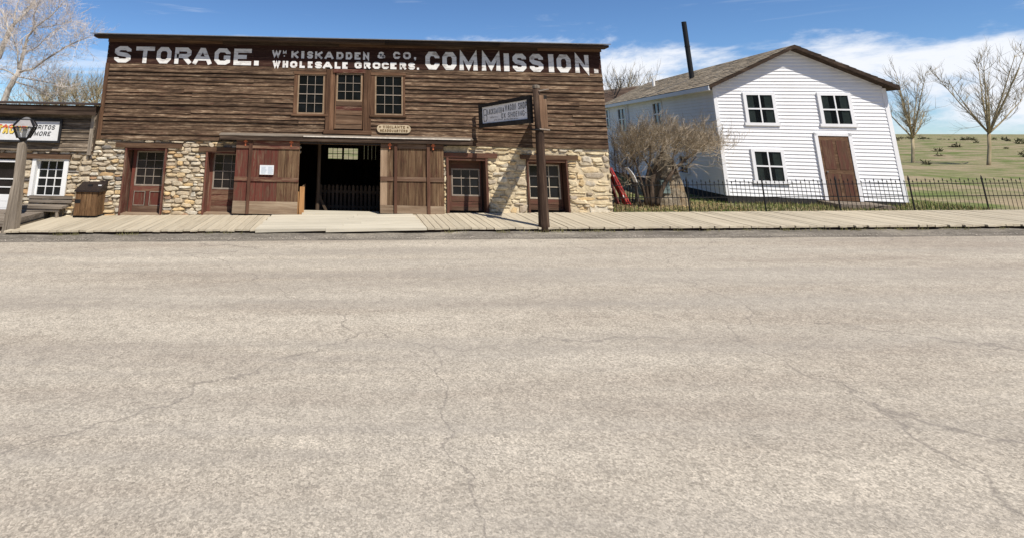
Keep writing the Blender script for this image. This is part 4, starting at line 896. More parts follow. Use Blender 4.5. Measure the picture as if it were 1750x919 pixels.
p0 = onwalk(9, 395, -0.06); p1 = at(27, 318, LY)
MB().prism([(p0.x - .06, LY - .06, p0.z - .1), (p0.x + .06, LY - .06, p0.z - .1), (p0.x + .06, LY + .06, p0.z - .1), (p0.x - .06, LY + .06, p0.z - .1)], [(p1.x - .09, LY - .06, p1.z), (p1.x - .02, LY - .06, p1.z), (p1.x - .02, LY + .06, p1.z), (p1.x - .09, LY + .06, p1.z)]).build('brace', M['greywood'], lp)
def lantern_ring(z, hw, rot=radians(22)): return [Vector((tx + hw * sqrt(2) * cos(rot + pi / 4 + i * pi / 2), LY + hw * sqrt(2) * sin(rot + pi / 4 + i * pi / 2), z)) for i in range(4)]
Lz = lambda y: at(44, y, LY).z
R0, R1, R2, R3, R4 = lantern_ring(Lz(236), 0.12), lantern_ring(Lz(218), 0.225), lantern_ring(Lz(216), 0.24), lantern_ring(Lz(205), 0.135), lantern_ring(Lz(242), 0.05)
ln = MB().prism(R4, R0).build('lantern_base', M['black'], lp)
lf = MB()
for i in range(4): lf.bar(R0[i], R1[i], .045, .045); lf.bar(R2[i], R3[i], .045, .045); lf.bar(R1[i], R1[(i + 1) % 4], .045, .03); lf.bar(R3[i], R3[(i + 1) % 4], .022, .022); lf.bar(R0[i], R0[(i + 1) % 4], .022, .022)
lf.build('lantern_frame', M['black'], lp)
def pane_glass():
    s = NT('lantern_glass'); t = s.n('ShaderNodeBsdfTransparent'); m = s.n('ShaderNodeMixShader'); m.inputs[0].default_value = 0.38
    s.b.inputs['Base Color'].default_value = (0.50, 0.52, 0.53, 1); s.b.inputs['Roughness'].default_value = 0.12; s.l(t.outputs[0], m.inputs[1]); s.l(s.b.outputs[0], m.inputs[2]); s.l(m.outputs[0], s.out.inputs[0]); return s.m
M['lantern_glass'] = pane_glass(); M['lantern_top'] = plain('lantern_top_glass', (0.17, 0.155, 0.155, 1), 0.35, 0.5)
for i in range(4):
    j = (i + 1) % 4; MB().add([R0[i], R0[j], R1[j], R1[i]], [(0, 1, 2, 3)]).build('pane', M['lantern_glass'], lp); MB().add([R2[i], R2[j], R3[j], R3[i]], [(0, 1, 2, 3)]).build('roof_pane', M['lantern_top'], lp)
MB().tube([(tx, LY, Lz(236)), (tx, LY, Lz(220))], [.05, .05], 8).build('lamp_socket', M['iron'], lp)
MB().tube([(tx, LY, Lz(206)), (tx, LY, Lz(204)), (tx, LY, Lz(201.5)), (tx, LY, Lz(200.5))], [.13, .12, .07, .01], 10).build('cap', M['tin'], lp)

# ------------------------------------------------------------------ bench and bin
by0 = onwalk(95, 373).y; bx0, bx1 = at(28, 353, by0).x, at(106, 353, by0).x; bz = gz(bx0)
be = thing('bench', ((bx0 + bx1) / 2, by0 + .2, bz), 'weathered grey plank bench below the white shop window', 'bench')
zz = lambda y, Y=by0: at(70, y, Y).z
box('seat', M['greywoodx'], be, bx0, bx1, by0, by0 + .36, zz(357), zz(352.5), .006)
for t_, b_ in ((334.5, 339.5), (341.5, 346.5)): box('backrest_board', M['greywoodx'], be, bx0 + .1, bx1 + .06, by0 + .38, by0 + .42, zz(b_, by0 + .4), zz(t_, by0 + .4), .006)
box('apron', M['greywoodx'], be, bx0 + .02, bx1 - .1, by0 + .04, by0 + .075, zz(362), zz(357.3), .006)
for xa in (bx0 + .2, bx1 - .16):
    box('leg', M['greywood'], be, xa - .04, xa + .04, by0 + .05, by0 + .13, bz - .02, zz(357.3), .004); box('leg', M['greywood'], be, xa - .04, xa + .04, by0 + .30, by0 + .375, bz - .02, zz(357.3), .004)
    box('back_post', M['greywood'], be, xa - .035, xa + .035, by0 + .425, by0 + .47, bz - .02, zz(335, by0 + .4), .004)
b0 = onwalk(124, 373); bY = b0.y; x0 = b0.x; x1 = at(162.5, 372, bY).x; bz = gz(x0); bz1 = at(143, 328.5, bY).z; dp = 0.72
tb = thing('litter_bin', ((x0 + x1) / 2, bY + dp / 2, bz), 'brown slatted litter bin with a sloping dark metal lid on the boardwalk', 'bin')
n = 4
for i in range(n):
    a, b = x0 + (x1 - x0) * i / n, x0 + (x1 - x0) * (i + 1) / n
    box('slat', M['binwood'], tb, a + .008, b - .008, bY, bY + .03, bz + .07, bz1, .002)
    a, b = bY + .035 + (dp - .035) * i / n, bY + .035 + (dp - .035) * (i + 1) / n
    for sx in (x0, x1): box('slat', M['binwood'], tb, sx - .012, sx + .012, a + .008, b - .008, bz + .07, bz1 + .02 * i, .002)
MB().box(x0 + .015, x1 - .015, bY + .032, bY + dp - .02, bz + .06, bz1 - .01).build('liner', M['black'], tb)
for y_ in (bY + .06, bY + dp - .12): box('skid', M['black'], tb, x0 - .02, x1 + .02, y_, y_ + .07, bz - .005, bz + .065, 0)
zb_ = at(165, 303.5, bY + dp).z
L0, L1 = x0 - .035, x1 + .045
MB().prism([(L0, bY - .04, bz1), (L0, bY - .04, bz1 + .045), (L0, bY + dp - .06, zb_), (L0, bY + dp + .03, zb_), (L0, bY + dp + .03, bz1)], [(L1, bY - .04, bz1), (L1, bY - .04, bz1 + .045), (L1, bY + dp - .06, zb_), (L1, bY + dp + .03, zb_), (L1, bY + dp + .03, bz1)]).build('lid', M['binlid'], tb)
ly = bY + .22; lz = bz1 + .045 + (zb_ - bz1 - .045) * (.26 / (dp - .02))
MB().box(x0 + .24, x0 + .36, ly - .03, ly + .03, lz - .01, lz + .035).build('handle', M['black'], tb)
MB().box(x1 - .13, x1 - .03, ly, ly + .05, lz + .0, lz + .022).build('lid_plate', M['white'], tb)
MB().box(x0 + .0, x0 + .17, bY - .008, bY - .002, bz + .42, bz + .52).build('latch_plate', M['black'], tb)

# ------------------------------------------------------------------ blacksmith sign on its pole
PB = onwalk(930, 388); PY = PB.y; PX = PB.x; zt_ = at(915, 150, PY).z
pl = thing('sign_pole', (PX, PY, PB.z), 'dark leaning timber pole carrying two framed boards of a blacksmith sign', 'sign pole')
tp = at(916, 150, PY); md = at(922, 225, PY)
MB().tube([(PX, PY, PB.z - .2), (PX, PY, PB.z + .1), (PX * .55 + md.x * .45, PY, (PB.z + md.z) / 2), (md.x, PY, md.z), (tp.x, PY, zt_)], [.15, .135, .12, .108, .09], 12, True).build('pole', M['pole'], pl, True)
MB().tube([(tp.x, PY, zt_ - .02), (tp.x, PY, zt_ + .05), (tp.x, PY, zt_ + .07)], [.10, .10, .05], 10).build('pole_cap', M['greywood'], pl)
box('side_plank', M['poletop'], pl, tp.x + .03, tp.x + .15, PY - .1, PY - .04, at(925, 222, PY).z, at(925, 164, PY).z, .01)
box('side_plank', M['poletop'], pl, tp.x + .153, tp.x + .235, PY - .08, PY - .02, at(925, 218, PY).z, at(925, 170, PY).z, .01)
def sign_face(name, A, B, zA0, zA1, zB0, zB1, label, lettered):
    A = Vector(A); B = Vector(B); d = (B - A); d.z = 0; L = d.length; d.normalize(); nrm = Vector((d.y, -d.x, 0)) # left of travel from the pole outwards
    if nrm.x > 0: nrm = -nrm
    t = thing(name, (A.x, A.y, zA0), label, 'sign')
    def P(u, v, l): # u along 0..L from pole, v 0..1
        p = A + d * u; z0 = zA0 + (zB0 - zA0) * u / L; z1 = zA1 + (zB1 - zA1) * u / L
        return Vector((p.x, p.y, z0 + (z1 - z0) * v)) + nrm * l
    def slab(u0, u1, v0, v1, l0, l1, nm, mt, par=t):
        q = [(u0, v0), (u1, v0), (u1, v1), (u0, v1)]; return MB().prism([P(a, b, l0) for a, b in q], [P(a, b, l1) for a, b in q]).build(nm, mt, par)
    slab(.05, L - .05, .1, .9, -.012, .012, 'panel', M['signgrey'])
    slab(0, L, 0, .16, -.05, .05, 'frame_rail', M['signframe']); slab(0, L, .86, 1, -.05, .05, 'frame_rail', M['signframe'])
    slab(0, .12, .16, .86, -.048, .048, 'frame_stile', M['signframe']); slab(L - .14, L, .16, .86, -.048, .048, 'frame_stile', M['signframe'])
    if lettered:
        mb = MB(); H = zA1 - zA0
        to = lambda a, b, l: P(L - .14 - a, .16 + b / H, .012 + l)     # read from the far end towards the pole
        U = L - .26; V = .70 * H
        glyph(mb, 'B', .03 * U, .115 * U, .12 * V, .86 * V, .02, to, .003)
        text_line(mb, 'LACKSMITH', .125 * U, .455 * U, .50 * V, .82 * V, .014, to, .42)
        text_line(mb, '&', .475 * U, .51 * U, .55 * V, .78 * V, .016, to); text_line(mb, 'WAGON SHOP', .53 * U, .985 * U, .56 * V, .90 * V, .017, to, .42)
        text_line(mb, 'OX SHOEING', .44 * U, .93 * U, .20 * V, .47 * V, .016, to, .42); glyph(mb, '.', .95 * U, .965 * U, .31 * V, .38 * V, .02, to, .003)
        mb.build('lettering', M['ink'], t)
        mb = MB(); rr = random.Random(3)
        for u0, u1, v in ((.18, .36, .27), (.28, .46, .10), (.50, .78, .07)):   # worn, unreadable small print
            u = u0
            while u < u1:
                w_ = rr.uniform(.008, .016); h_ = rr.uniform(.05, .10); mb.add([to(a * U, b * V, .003) for a, b in ((u, v), (u + w_, v), (u + w_, v + h_), (u, v + h_))], [(0, 1, 2, 3)]); u += w_ + rr.uniform(.006, .016)
        mb.build('worn_print', M['plaque_fade'], t)
    return t
M['plaque_fade'] = plain('faded_print', (0.33, 0.32, 0.31, 1), 0.8)
A = Vector((tp.x - .10, PY + .16, 0)); B = None
for i in range(60):     # run along the board's bearing until its far end reads at the right place
    q = A + Vector((-.49, 1.0, 0)) * (i * .04)
    r_ = ray(821, 199); 
    if q.x / q.y <= r_.x / r_.y: B = q; break
B = B or A + Vector((-1.2, 2, 0))
sign_face('blacksmith_sign', A, B, at(905, 211, A.y).z, at(905, 163, A.y).z, at(821, 219, B.y).z, at(821, 180, B.y).z, 'black framed white board lettered for a blacksmith, left face of the pole', True)
A2 = Vector((tp.x + .27, PY + .12, 0)); B2 = A2 + Vector((.335, 1.0, 0)) * 1.75
sign_face('sign_board', A2, B2, at(905, 212, A.y).z, at(905, 163, A.y).z, at(905, 214, A.y).z, at(905, 165, A.y).z, 'second black framed board seen edge on, right of the leaning pole', False)
MB().tube([at(921, 156, PY - .1), at(938, 153, PY - .2)], [.018, .014], 6).build('rod', M['muntin'], pl)
MB().tube([at(922, 221, PY - .12), at(940, 223, PY - .15)], [.02, .016], 6).build('rod', M['muntin'], pl)
MB().tube([at(916, 221, PY), at(916, 223, PY)], [.15, .15], 12).build('band', M['iron'], pl)

# ------------------------------------------------------------------ small signs on the barn
vp = rect(644, 214, 702, 227.8, W - .06); VY = W - .075
vg = thing('plaque', ((vp[0] + vp[1]) / 2, VY, vp[2]), 'small cream rounded board reading vigilante headquarters above the doorway', 'sign')
hh = (vp[3] - vp[2]) / 2; zc = (vp[2] + vp[3]) / 2; lo = []
for k in range(9): a = -pi / 2 + pi * k / 8; lo.append((vp[1] - hh + hh * cos(a), zc + hh * sin(a)))
for k in range(9): a = pi / 2 + pi * k / 8; lo.append((vp[0] + hh + hh * cos(a), zc + hh * sin(a)))
MB().prism([(x, VY, z) for x, z in lo], [(x, VY + .035, z) for x, z in lo]).build('board', M['plaque'], vg)
mb = MB(); text_line(mb, 'VIGILANTE', vp[0] + .19, vp[1] - .18, zc + .015, zc + hh * .8, .02, tS(VY), .35); text_line(mb, 'HEADQUARTERS', vp[0] + .1, vp[1] - .1, zc - hh * .78, zc - .018, .019, tS(VY), .35)
glyph(mb, '.', vp[0] + .07, vp[0] + .12, zc + .03, zc + .1, .02, tS(VY)); glyph(mb, '.', vp[1] - .12, vp[1] - .07, zc + .03, zc + .1, .02, tS(VY)); mb.build('lettering', M['plaque_ink'], vg)
NY = W - .17 - .02; nr = rect(444.3, 283, 467.6, 298.7, NY)
nt = thing('notice', ((nr[0] + nr[1]) / 2, NY, nr[2]), 'white printed notice in a pale frame pinned to the red sliding door', 'notice')
MB().box(nr[0], nr[1], NY - .012, NY + .04, nr[2], nr[3]).build('sheet', M['paper'], nt)
fr = MB(); frame4(fr, (nr[0] + .012, nr[1] - .012, nr[2] + .012, nr[3] - .012), .016, NY - .018, NY - .012); fr.build('frame', M['white'], nt)
mb = MB(); rr = random.Random(12)
for col_ in (0, 1):
    xa = nr[0] + .04 + col_ * (nr[1] - nr[0]) * .5; xb = xa + (nr[1] - nr[0]) * .40
    for k in range(9):
        z = nr[3] - .05 - k * .025; e = xb - rr.uniform(0, .06); mb.add([(xa, NY - .0135, z - .008), (e, NY - .0135, z - .008), (e, NY - .0135, z), (xa, NY - .0135, z)], [(0, 1, 2, 3)])
mb.build('print', M['paper_ink'], nt)
# ------------------------------------------------------------------ plants
def bark(name, a, b, sc=8):
    s = NT(name); v = s.coord(); n = s.noise(v, sc, 6, 0.7, (1, 1, 0.35)); s.bump(n, 0.6, 0.01); return s.done(s.ramp(n, [(0.33, a), (0.62, b)]), 0.9, 0.15)
M['bark_pale'] = bark('pale_bark', (0.26, 0.22, 0.18), (0.72, 0.66, 0.57), 4)
M['twig_pale'] = bark('pale_twig', (0.52, 0.44, 0.39), (0.74, 0.67, 0.60), 2)
M['bark_dark'] = bark('dark_bark', (0.03, 0.022, 0.016), (0.12, 0.085, 0.06), 6)
M['twig_brown'] = bark('brown_twig', (0.23, 0.185, 0.13), (0.50, 0.415, 0.30), 2)
M['twig_tan'] = bark('tan_twig', (0.22, 0.17, 0.10), (0.42, 0.35, 0.22), 0.8)
M['twig_grey'] = bark('grey_twig', (0.10, 0.085, 0.075), (0.22, 0.19, 0.165), 2)
def rv(r): 
    while True:
        v = Vector((r.uniform(-1, 1), r.uniform(-1, 1), r.uniform(-1, 1)))
        if 0.05 < v.length < 1: return v.normalized()
def spray(mb, r, p, d, L, rad, depth, up=0.15, kids=(3, 5), wig=0.28, n=3, spread=0.75, shrink=(0.45, 0.75)):
    P = [p]; q = p; dd = d.normalized(); seg = 3 if depth else 2
    for i in range(seg):
        dd = (dd + rv(r) * wig + Vector((0, 0, up * 0.5))).normalized(); q = q + dd * L / seg; P.append(q)
    mb.tube(P, [rad * (1 - 0.75 * i / seg) for i in range(seg + 1)], n, False)
    if depth <= 0: return
    for _ in range(r.randint(*kids)):
        t = r.uniform(0.25, 1.0) * seg; i = min(int(t), seg - 1); b = P[i].lerp(P[i + 1], t - i)
        nd = (dd + rv(r) * spread + Vector((0, 0, up))).normalized()
        spray(mb, r, b, nd, L * r.uniform(*shrink), max(rad * 0.55, 0.004), depth - 1, up, kids, wig, n, spread, shrink)
def along(r, path, k):
    segs = [(path[i + 1] - path[i]).length for i in range(len(path) - 1)]; tot = sum(segs)
    for _ in range(k):
        t = r.uniform(0.12, 1.0) * tot
        for i, s_ in enumerate(segs):
            if t <= s_ or i == len(segs) - 1: yield path[i].lerp(path[i + 1], min(1, t / s_)), (path[i + 1] - path[i]).normalized(), i / len(segs); break
            t -= s_
def bare_tree(name, label, Yd, limbs, seed, bark_m, twig_m, per_m=5.0, twL=(0.7, 1.5), twr=0.012, depth=2, group=None, up=0.1, kids=(3, 5), ybend=0.5):
    """limbs: list of (pixel path, r0, r1) measured at the tree's own distance"""
    r = random.Random(seed); base = at(*limbs[0][0][0], Yd); base.z = gnd(base.x, Yd)
    t = thing(name, base, label, 'tree', group); tm = MB(); cw = MB()
    for li, (path, ra, rb) in enumerate(limbs):
        off = r.uniform(-ybend, ybend) if li else 0
        P = [at(px_, py_, Yd) + Vector((0, off * i / max(1, len(path) - 1) * 2, 0)) for i, (px_, py_) in enumerate(path)]
        if li == 0: P = [Vector((P[0].x, Yd, base.z - 0.2))] + P
        fine = []
        for i in range(len(P) - 1):
            for q in range(3): fine.append(P[i].lerp(P[i + 1], q / 3) + rv(r) * ra * 0.22 * (0 if (i == 0 and q == 0) else 1))
        fine.append(P[-1]); k = len(fine)
        tm.tube(fine, [ra + (rb - ra) * i / (k - 1) for i in range(k)], 7)
        Lt = sum((fine[i + 1] - fine[i]).length for i in range(k - 1)); cnt = int(Lt * per_m * (0.3 if li == 0 else 1))
        for b, d, f in along(r, fine, cnt):
            if li == 0 and b.z < base.z + (P[-1].z - base.z) * 0.55: continue
            nd = (d * 0.55 + rv(r) * 0.9 + Vector((0, 0, up))).normalized(); spray(cw, r, b, nd, r.uniform(*twL), twr * r.uniform(0.8, 1.6), depth, up, kids)
    tm.build('trunk', bark_m, t, True); cw.build('crown', twig_m, t); return t
bare_tree('bare_tree', 'tall pale-barked bare tree forking behind the low shop roof', 23.5, [
  ([(-4, 215), (8, 170), (22, 142), (33, 120)], 0.1670, 0.1080), ([(33, 122), (42, 95), (52, 66), (70, 48), (95, 34), (128, 3)], 0.0905, 0.0144),
  ([(33, 124), (60, 118), (90, 100), (120, 84), (150, 72), (168, 69)], 0.0626, 0.0108), ([(31, 120), (33, 88), (25, 60), (12, 48)], 0.0418, 0.0108),
  ([(27, 130), (60, 138), (95, 143), (115, 150)], 0.0348, 0.0072), ([(24, 140), (50, 148), (78, 165), (98, 172)], 0.0348, 0.0086), ([(60, 60), (64, 30), (80, 8), (92, -12)], 0.0348, 0.0108), ([(45, 90), (70, 82), (96, 62), (125, 50)], 0.0313, 0.0072),
  ([(28, 130), (8, 120), (-15, 116)], 0.0418, 0.0144), ([(70, 48), (100, 44), (135, 38)], 0.0278, 0.0072)], 5, M['bark_pale'], M['twig_pale'], 16.0, (0.5, 1.2), 0.0085, 2)
bare_tree('bare_tree', 'leftmost bare tree with a thick pale trunk leaning at the picture edge', 24.5, [
  ([(-34, 190), (-12, 115), (3, 88), (16, 56), (24, 42)], 0.1670, 0.0936), ([(24, 42), (38, 22), (50, 0), (60, -30)], 0.0835, 0.0216), ([(16, 56), (10, 34), (-4, 12), (-10, -20)], 0.0487, 0.0144),
  ([(24, 42), (22, 15), (28, -15)], 0.0487, 0.0144), ([(3, 88), (-20, 60), (-40, 40)], 0.0557, 0.0144), ([(38, 22), (60, 12), (82, -10)], 0.0348, 0.0108), ([(10, 70), (40, 52), (60, 28)], 0.0278, 0.0072)], 8, M['bark_pale'], M['twig_pale'], 16.0, (0.5, 1.2), 0.0085, 2)
def far_tree(px_, py_top, py_base, Yd, wpx, seed, label, group, tw='twig_tan', nb=9, lean=0, dens=3.2):
    r = random.Random(seed); limbs = [([(px_, py_base), (px_ + lean * .5, py_base - (py_base - py_top) * .35)], .16, .10)]; s0 = limbs[0][0][-1]
    for i in range(nb):
        a = (i + .5) / nb * 2 - 1; ex = px_ + lean + a * wpx + r.uniform(-3, 3); ey = py_top + abs(a) ** 2 * (py_base - py_top) * .45 + r.uniform(-2, 5)
        limbs.append(([s0, ((s0[0] + ex) / 2 + r.uniform(-3, 3), (s0[1] + ey) / 2 + 3), (ex, ey)], .07, .015))
    return bare_tree('bare_tree', label, Yd, limbs, seed, M['twig_grey'] if tw == 'twig_grey' else M['twig_tan'], M[tw], dens, (0.8, 1.7), 0.014, 1, group, 0.35, (5, 7), 1.5)
far_tree(72, 156, 205, 44, 26, 51, 'wide tan bare tree far behind the shop roof, nearest the tall pale tree', 'bare trees behind the shop', dens=6.5)
far_tree(105, 146, 205, 47, 24, 52, 'tan twiggy tree behind the shop roof, middle of the distant row', 'bare trees behind the shop', dens=6.5)
far_tree(134, 143, 205, 45, 22, 53, 'tan twiggy tree behind the shop roof, second from the barn corner', 'bare trees behind the shop', dens=6.5)
far_tree(165, 139, 205, 48, 18, 54, 'tall tan twiggy tree showing beside the barn left corner', 'bare trees behind the shop', dens=6.5)
far_tree(1062, 118, 230, 44, 20, 61, 'loose bare tree right beside the barn right corner, behind dark roof', 'bare trees behind the house', 'twig_tan', 8, 6)
far_tree(1094, 133, 230, 48, 22, 62, 'rounder low bare tree behind the white house roof end', 'bare trees behind the house', 'twig_tan', 9)
far_tree(1040, 135, 230, 40, 12, 63, 'thin bare tree half hidden by the barn right edge', 'bare trees behind the house', 'twig_grey', 5)

# dense brown shrub in the yard
def shrub(name, label, Yd, stems, seed, crown_box, ntw, twig_m, bark_m, twL=(.25, .6), rad=.006, depth=2):
    r = random.Random(seed); b = at(*stems[0][0][0], Yd); t = thing(name, (b.x, Yd, gnd(b.x, Yd)), label, 'shrub'); tm = MB(); cw = MB()
    for path, ra, rb in stems:
        P = [at(a, c, Yd + r.uniform(-.25, .25) * i / len(path)) for i, (a, c) in enumerate(path)]; fine = []
        for i in range(len(P) - 1):
            for q in range(3): fine.append(P[i].lerp(P[i + 1], q / 3) + rv(r) * ra * .25)
        fine.append(P[-1]); tm.tube(fine, [ra + (rb - ra) * i / (len(fine) - 1) for i in range(len(fine))], 7)
        for bq, d, f in along(r, fine, int(len(fine) * 2.2)):
            if f > .35: spray(cw, r, bq, (d + rv(r) * .8).normalized(), r.uniform(.4, .8), .01, depth, .1)
    for cx, cy, rx_, ry_, k in crown_box:
        for _ in range(int(k * ntw)):
            v = rv(r) * r.random() ** .4; p = at(cx + v.x * rx_, cy - v.z * ry_, Yd) ; p.y += v.y * rx_ * Yd / FPX * .9
            d = (Vector((v.x * .6, v.y * .6, .5)) + rv(r) * .8).normalized(); spray(cw, r, p, d, r.uniform(*twL), rad, depth, .3, (3, 4))
    tm.build('trunk', bark_m, t, True); cw.build('crown', twig_m, t); return t
shrub('bare_shrub', 'big brown bare shrub with crooked dark trunks in front of the boulder', 17.3, [
  ([(1113, 352), (1112, 325), (1118, 295), (1130, 262), (1140, 235)], .10, .03), ([(1122, 352), (1130, 328), (1144, 300), (1160, 282), (1185, 262), (1215, 240)], .075, .025),
  ([(1105, 352), (1098, 320), (1090, 290), (1080, 260)], .05, .02), ([(1108, 352), (1104, 310), (1112, 270), (1110, 240)], .05, .02), ([(1118, 300), (1100, 270), (1075, 248)], .035, .012), ([(1150, 294), (1150, 270), (1158, 240)], .03, .012),
  ([(1095, 352), (1088, 325), (1070, 300)], .03, .012), ([(1148, 298), (1170, 290), (1190, 268)], .03, .012)],
  3, [(1085, 254, 28, 24, 1.0), (1120, 246, 33, 26, 1.3), (1155, 246, 33, 25, 1.2), (1187, 248, 28, 24, 1.0), (1105, 262, 40, 20, .8), (1215, 250, 24, 24, .7)], 105, M['twig_brown'], M['bark_dark'])
shrub('upright_shrub', 'grey upright leafless shrub behind the red board at the barn corner', 18.2, [([(1060 + i * 4.2, 350), (1058 + i * 4.2 + (i - 3) * 1.5, 300), (1057 + i * 4.4 + (i - 3) * 3, 232 + (i % 3) * 14)], .02, .006) for i in range(7)], 4, [(1066, 275, 15, 40, 1.0), (1088, 320, 14, 26, .8)], 70, M['twig_grey'], M['bark_dark'], (.3, .7), .006, 1)

# boulder monument with its plaque
RY = 18.0
ro = [(1114, 359), (1112, 335), (1115, 305), (1124, 276), (1134, 262), (1141, 266), (1147, 285), (1155, 303), (1162, 322), (1168, 342), (1173, 359)]
rb = at(1143, 358, RY); mo = thing('boulder', (rb.x, RY, gnd(rb.x, RY)), 'tall pointed granite boulder bearing a greenish plaque behind the iron fence', 'boulder')
cxr = rb.x; pts = [at(a, b, RY) for a, b in ro]; r = random.Random(2); mb = MB(); rings = []
for sc_, dy in ((1.0, 0.0), (.97, -.2), (.86, -.38), (.66, -.48), (.3, -.5)):
    rings.append([Vector((cxr + (p.x - cxr) * sc_ + r.uniform(-.03, .03), RY + dy + r.uniform(-.03, .03), p.z if i in (0, len(pts) - 1) else (rb.z + (p.z - rb.z) * (.25 + .75 * sc_) + r.uniform(-.03, .03)))) for i, p in enumerate(pts)])
back = [[Vector((v.x * .98 + cxr * .02, RY + .3 - (v.y - RY) * .5 + .05, v.z)) for v in rings[2]], [Vector((v.x, RY + .45, v.z)) for v in rings[4]]]
allr = back[::-1] + rings; k = len(pts); mb.add([v for q in allr for v in q], [(i * k + j, i * k + (j + 1) % k, (i + 1) * k + (j + 1) % k, (i + 1) * k + j) for i in range(len(allr) - 1) for j in range(k)] + [tuple(range((len(allr) - 1) * k, len(allr) * k)), tuple(range(k - 1, -1, -1))])
s = NT('granite'); v = s.coord(); n = s.noise(v, 7, 8, 0.75); n2 = s.noise(v, 1.6, 5, .65); c = s.ramp(n, [(.3, (.13, .105, .075)), (.5, (.30, .25, .18)), (.7, (.46, .40, .31))]); c = s.mix(s.rng(n2, .5, .62, 0, .6), c, (.34, .22, .11, 1)); s.bump(n, 1.0, .04); M['granite'] = s.done(c, .9, .2)
ob = mb.build('rock', M['granite'], mo)
pq = rect(1131, 309, 1145, 331, RY - .52); MB().prism([(pq[0], RY - .53, pq[2]), (pq[1], RY - .53, pq[2]), (pq[1], RY - .50, pq[3]), (pq[0], RY - .50, pq[3])], [(pq[0], RY - .40, pq[2]), (pq[1], RY - .40, pq[2]), (pq[1], RY - .40, pq[3]), (pq[0], RY - .40, pq[3])]).build('plaque', plain('bronze_plaque', (.19, .24, .22, 1), .6, .4, .3), mo)

# iron fence
FY = W + .12; fx0 = at(1046, 345, FY).x; fx1 = 21.0
fz = lambda x: gz(x) - .02
fe = thing('iron_fence', ((fx0 + fx1) / 2, FY, fz(fx0)), 'low black wrought iron picket fence along the back of the boardwalk', 'fence')
hr1 = at(1100, 317, FY).z - gz(at(1100, 317, FY).x); hr0 = at(1100, 338.5, FY).z - gz(at(1100, 338, FY).x)
for h_ in (hr1, hr0): MB().bar((fx0, FY, fz(fx0) + h_ + .02), (fx1, FY, fz(fx1) + h_ + .02), .016, .022).build('rail', M['iron'], fe)
pr = None; i = 0; x = fx0 + .12
while x < fx1:
    i += 1; hp = hr1 + (.16 if i % 2 else .10)
    if pr is None:
        m_ = MB().tube([(x, FY - .014, fz(x)), (x, FY - .014, fz(x) + hp - .05)], [.007, .007], 4); m_.tube([(x, FY - .014, fz(x) + hp - .06), (x, FY - .014, fz(x) + hp - .03), (x, FY - .014, fz(x) + hp + .03)], [.008, .017, .002], 4); pr = m_.build('picket', M['iron'], fe); pb = WPOS[pr.name].copy(); bx_ = x
    else: copy_part(pr, pb + Vector((x - bx_, 0, gz(x) - gz(bx_) + (0 if i % 2 else -.05))), fe)
    x += .135
for px_ in (1046, 1176.5):
    x = at(px_, 340, FY).x; MB().tube([(x, FY, fz(x) - .1), (x, FY, fz(x) + hr1 + .12), (x, FY, fz(x) + hr1 + .15), (x, FY, fz(x) + hr1 + .27)], [.022, .022, .032, .004], 6).build('post', M['iron'], fe)
for x in (12.9, 15.2, 17.5, 19.8): MB().tube([(x, FY, fz(x) - .1), (x, FY, fz(x) + hr1 + .12), (x, FY, fz(x) + hr1 + .15), (x, FY, fz(x) + hr1 + .27)], [.022, .022, .032, .004], 6).build('post', M['iron'], fe)

# red board and white board leaning in the yard by the barn wall
s = NT('red_board_paint'); v = s.coord(); n = s.noise(v, 6, 5, .7); n2 = s.noise(v, 3.5, 3, .6); c = s.mix(s.rng(n, .48, .58), (.30, .022, .018, 1), (.12, .015, .013, 1)); c = s.mix(s.rng(n2, .60, .63), c, (.70, .60, .58, 1)); M['redboard'] = s.done(c, .5, .4)
p0 = at(1073, 352, 16.75); p1 = at(1044, 289, 16.75)
t = thing('leaning_board', p0, 'narrow bright red board with white marks leaning on the barn corner', 'board')
MB().bar(p0 + Vector((-.05, .0, .04)), p1 + Vector((.0, .2, 0)), .05, .19, (0.2, -1, 0)).build('board', M['redboard'], t)
MB().bar(p0 + Vector((.085, -.02, .02)), p1 + Vector((.10, .18, .02)), .04, .02, (0.2, -1, 0)).build('edge_strip', plain('bright_red', (.34, .03, .024, 1), .5, .35), t)
MB().bar(p0 + Vector((-.30, .02, .04)), p1 + Vector((-.04, .22, -.15)), .04, .14, (0.2, -1, 0)).build('edge_strip', plain('dark_red', (.10, .015, .013, 1), .6, .4), t)
t = thing('curved_board', at(1086, 350, 17.2), 'curved white board leaning among grey twigs beside the red board', 'panel')
P = [at(1070.5, 287, 17.2), at(1076, 293, 17.2), at(1082, 302, 17.2), at(1086, 312, 17.2)]; mb = MB()
for a, b in zip(P, P[1:]): mb.bar(a, b, .03, .13, (0.3, -1, .2))
mb.build('board', M['white'], t)
MB().bar(P[-1] + Vector((0, .02, .02)), at(1089, 345, 17.2), .03, .09, (0.3, -1, .2)).build('lower_edge', M['twig_grey'], t)

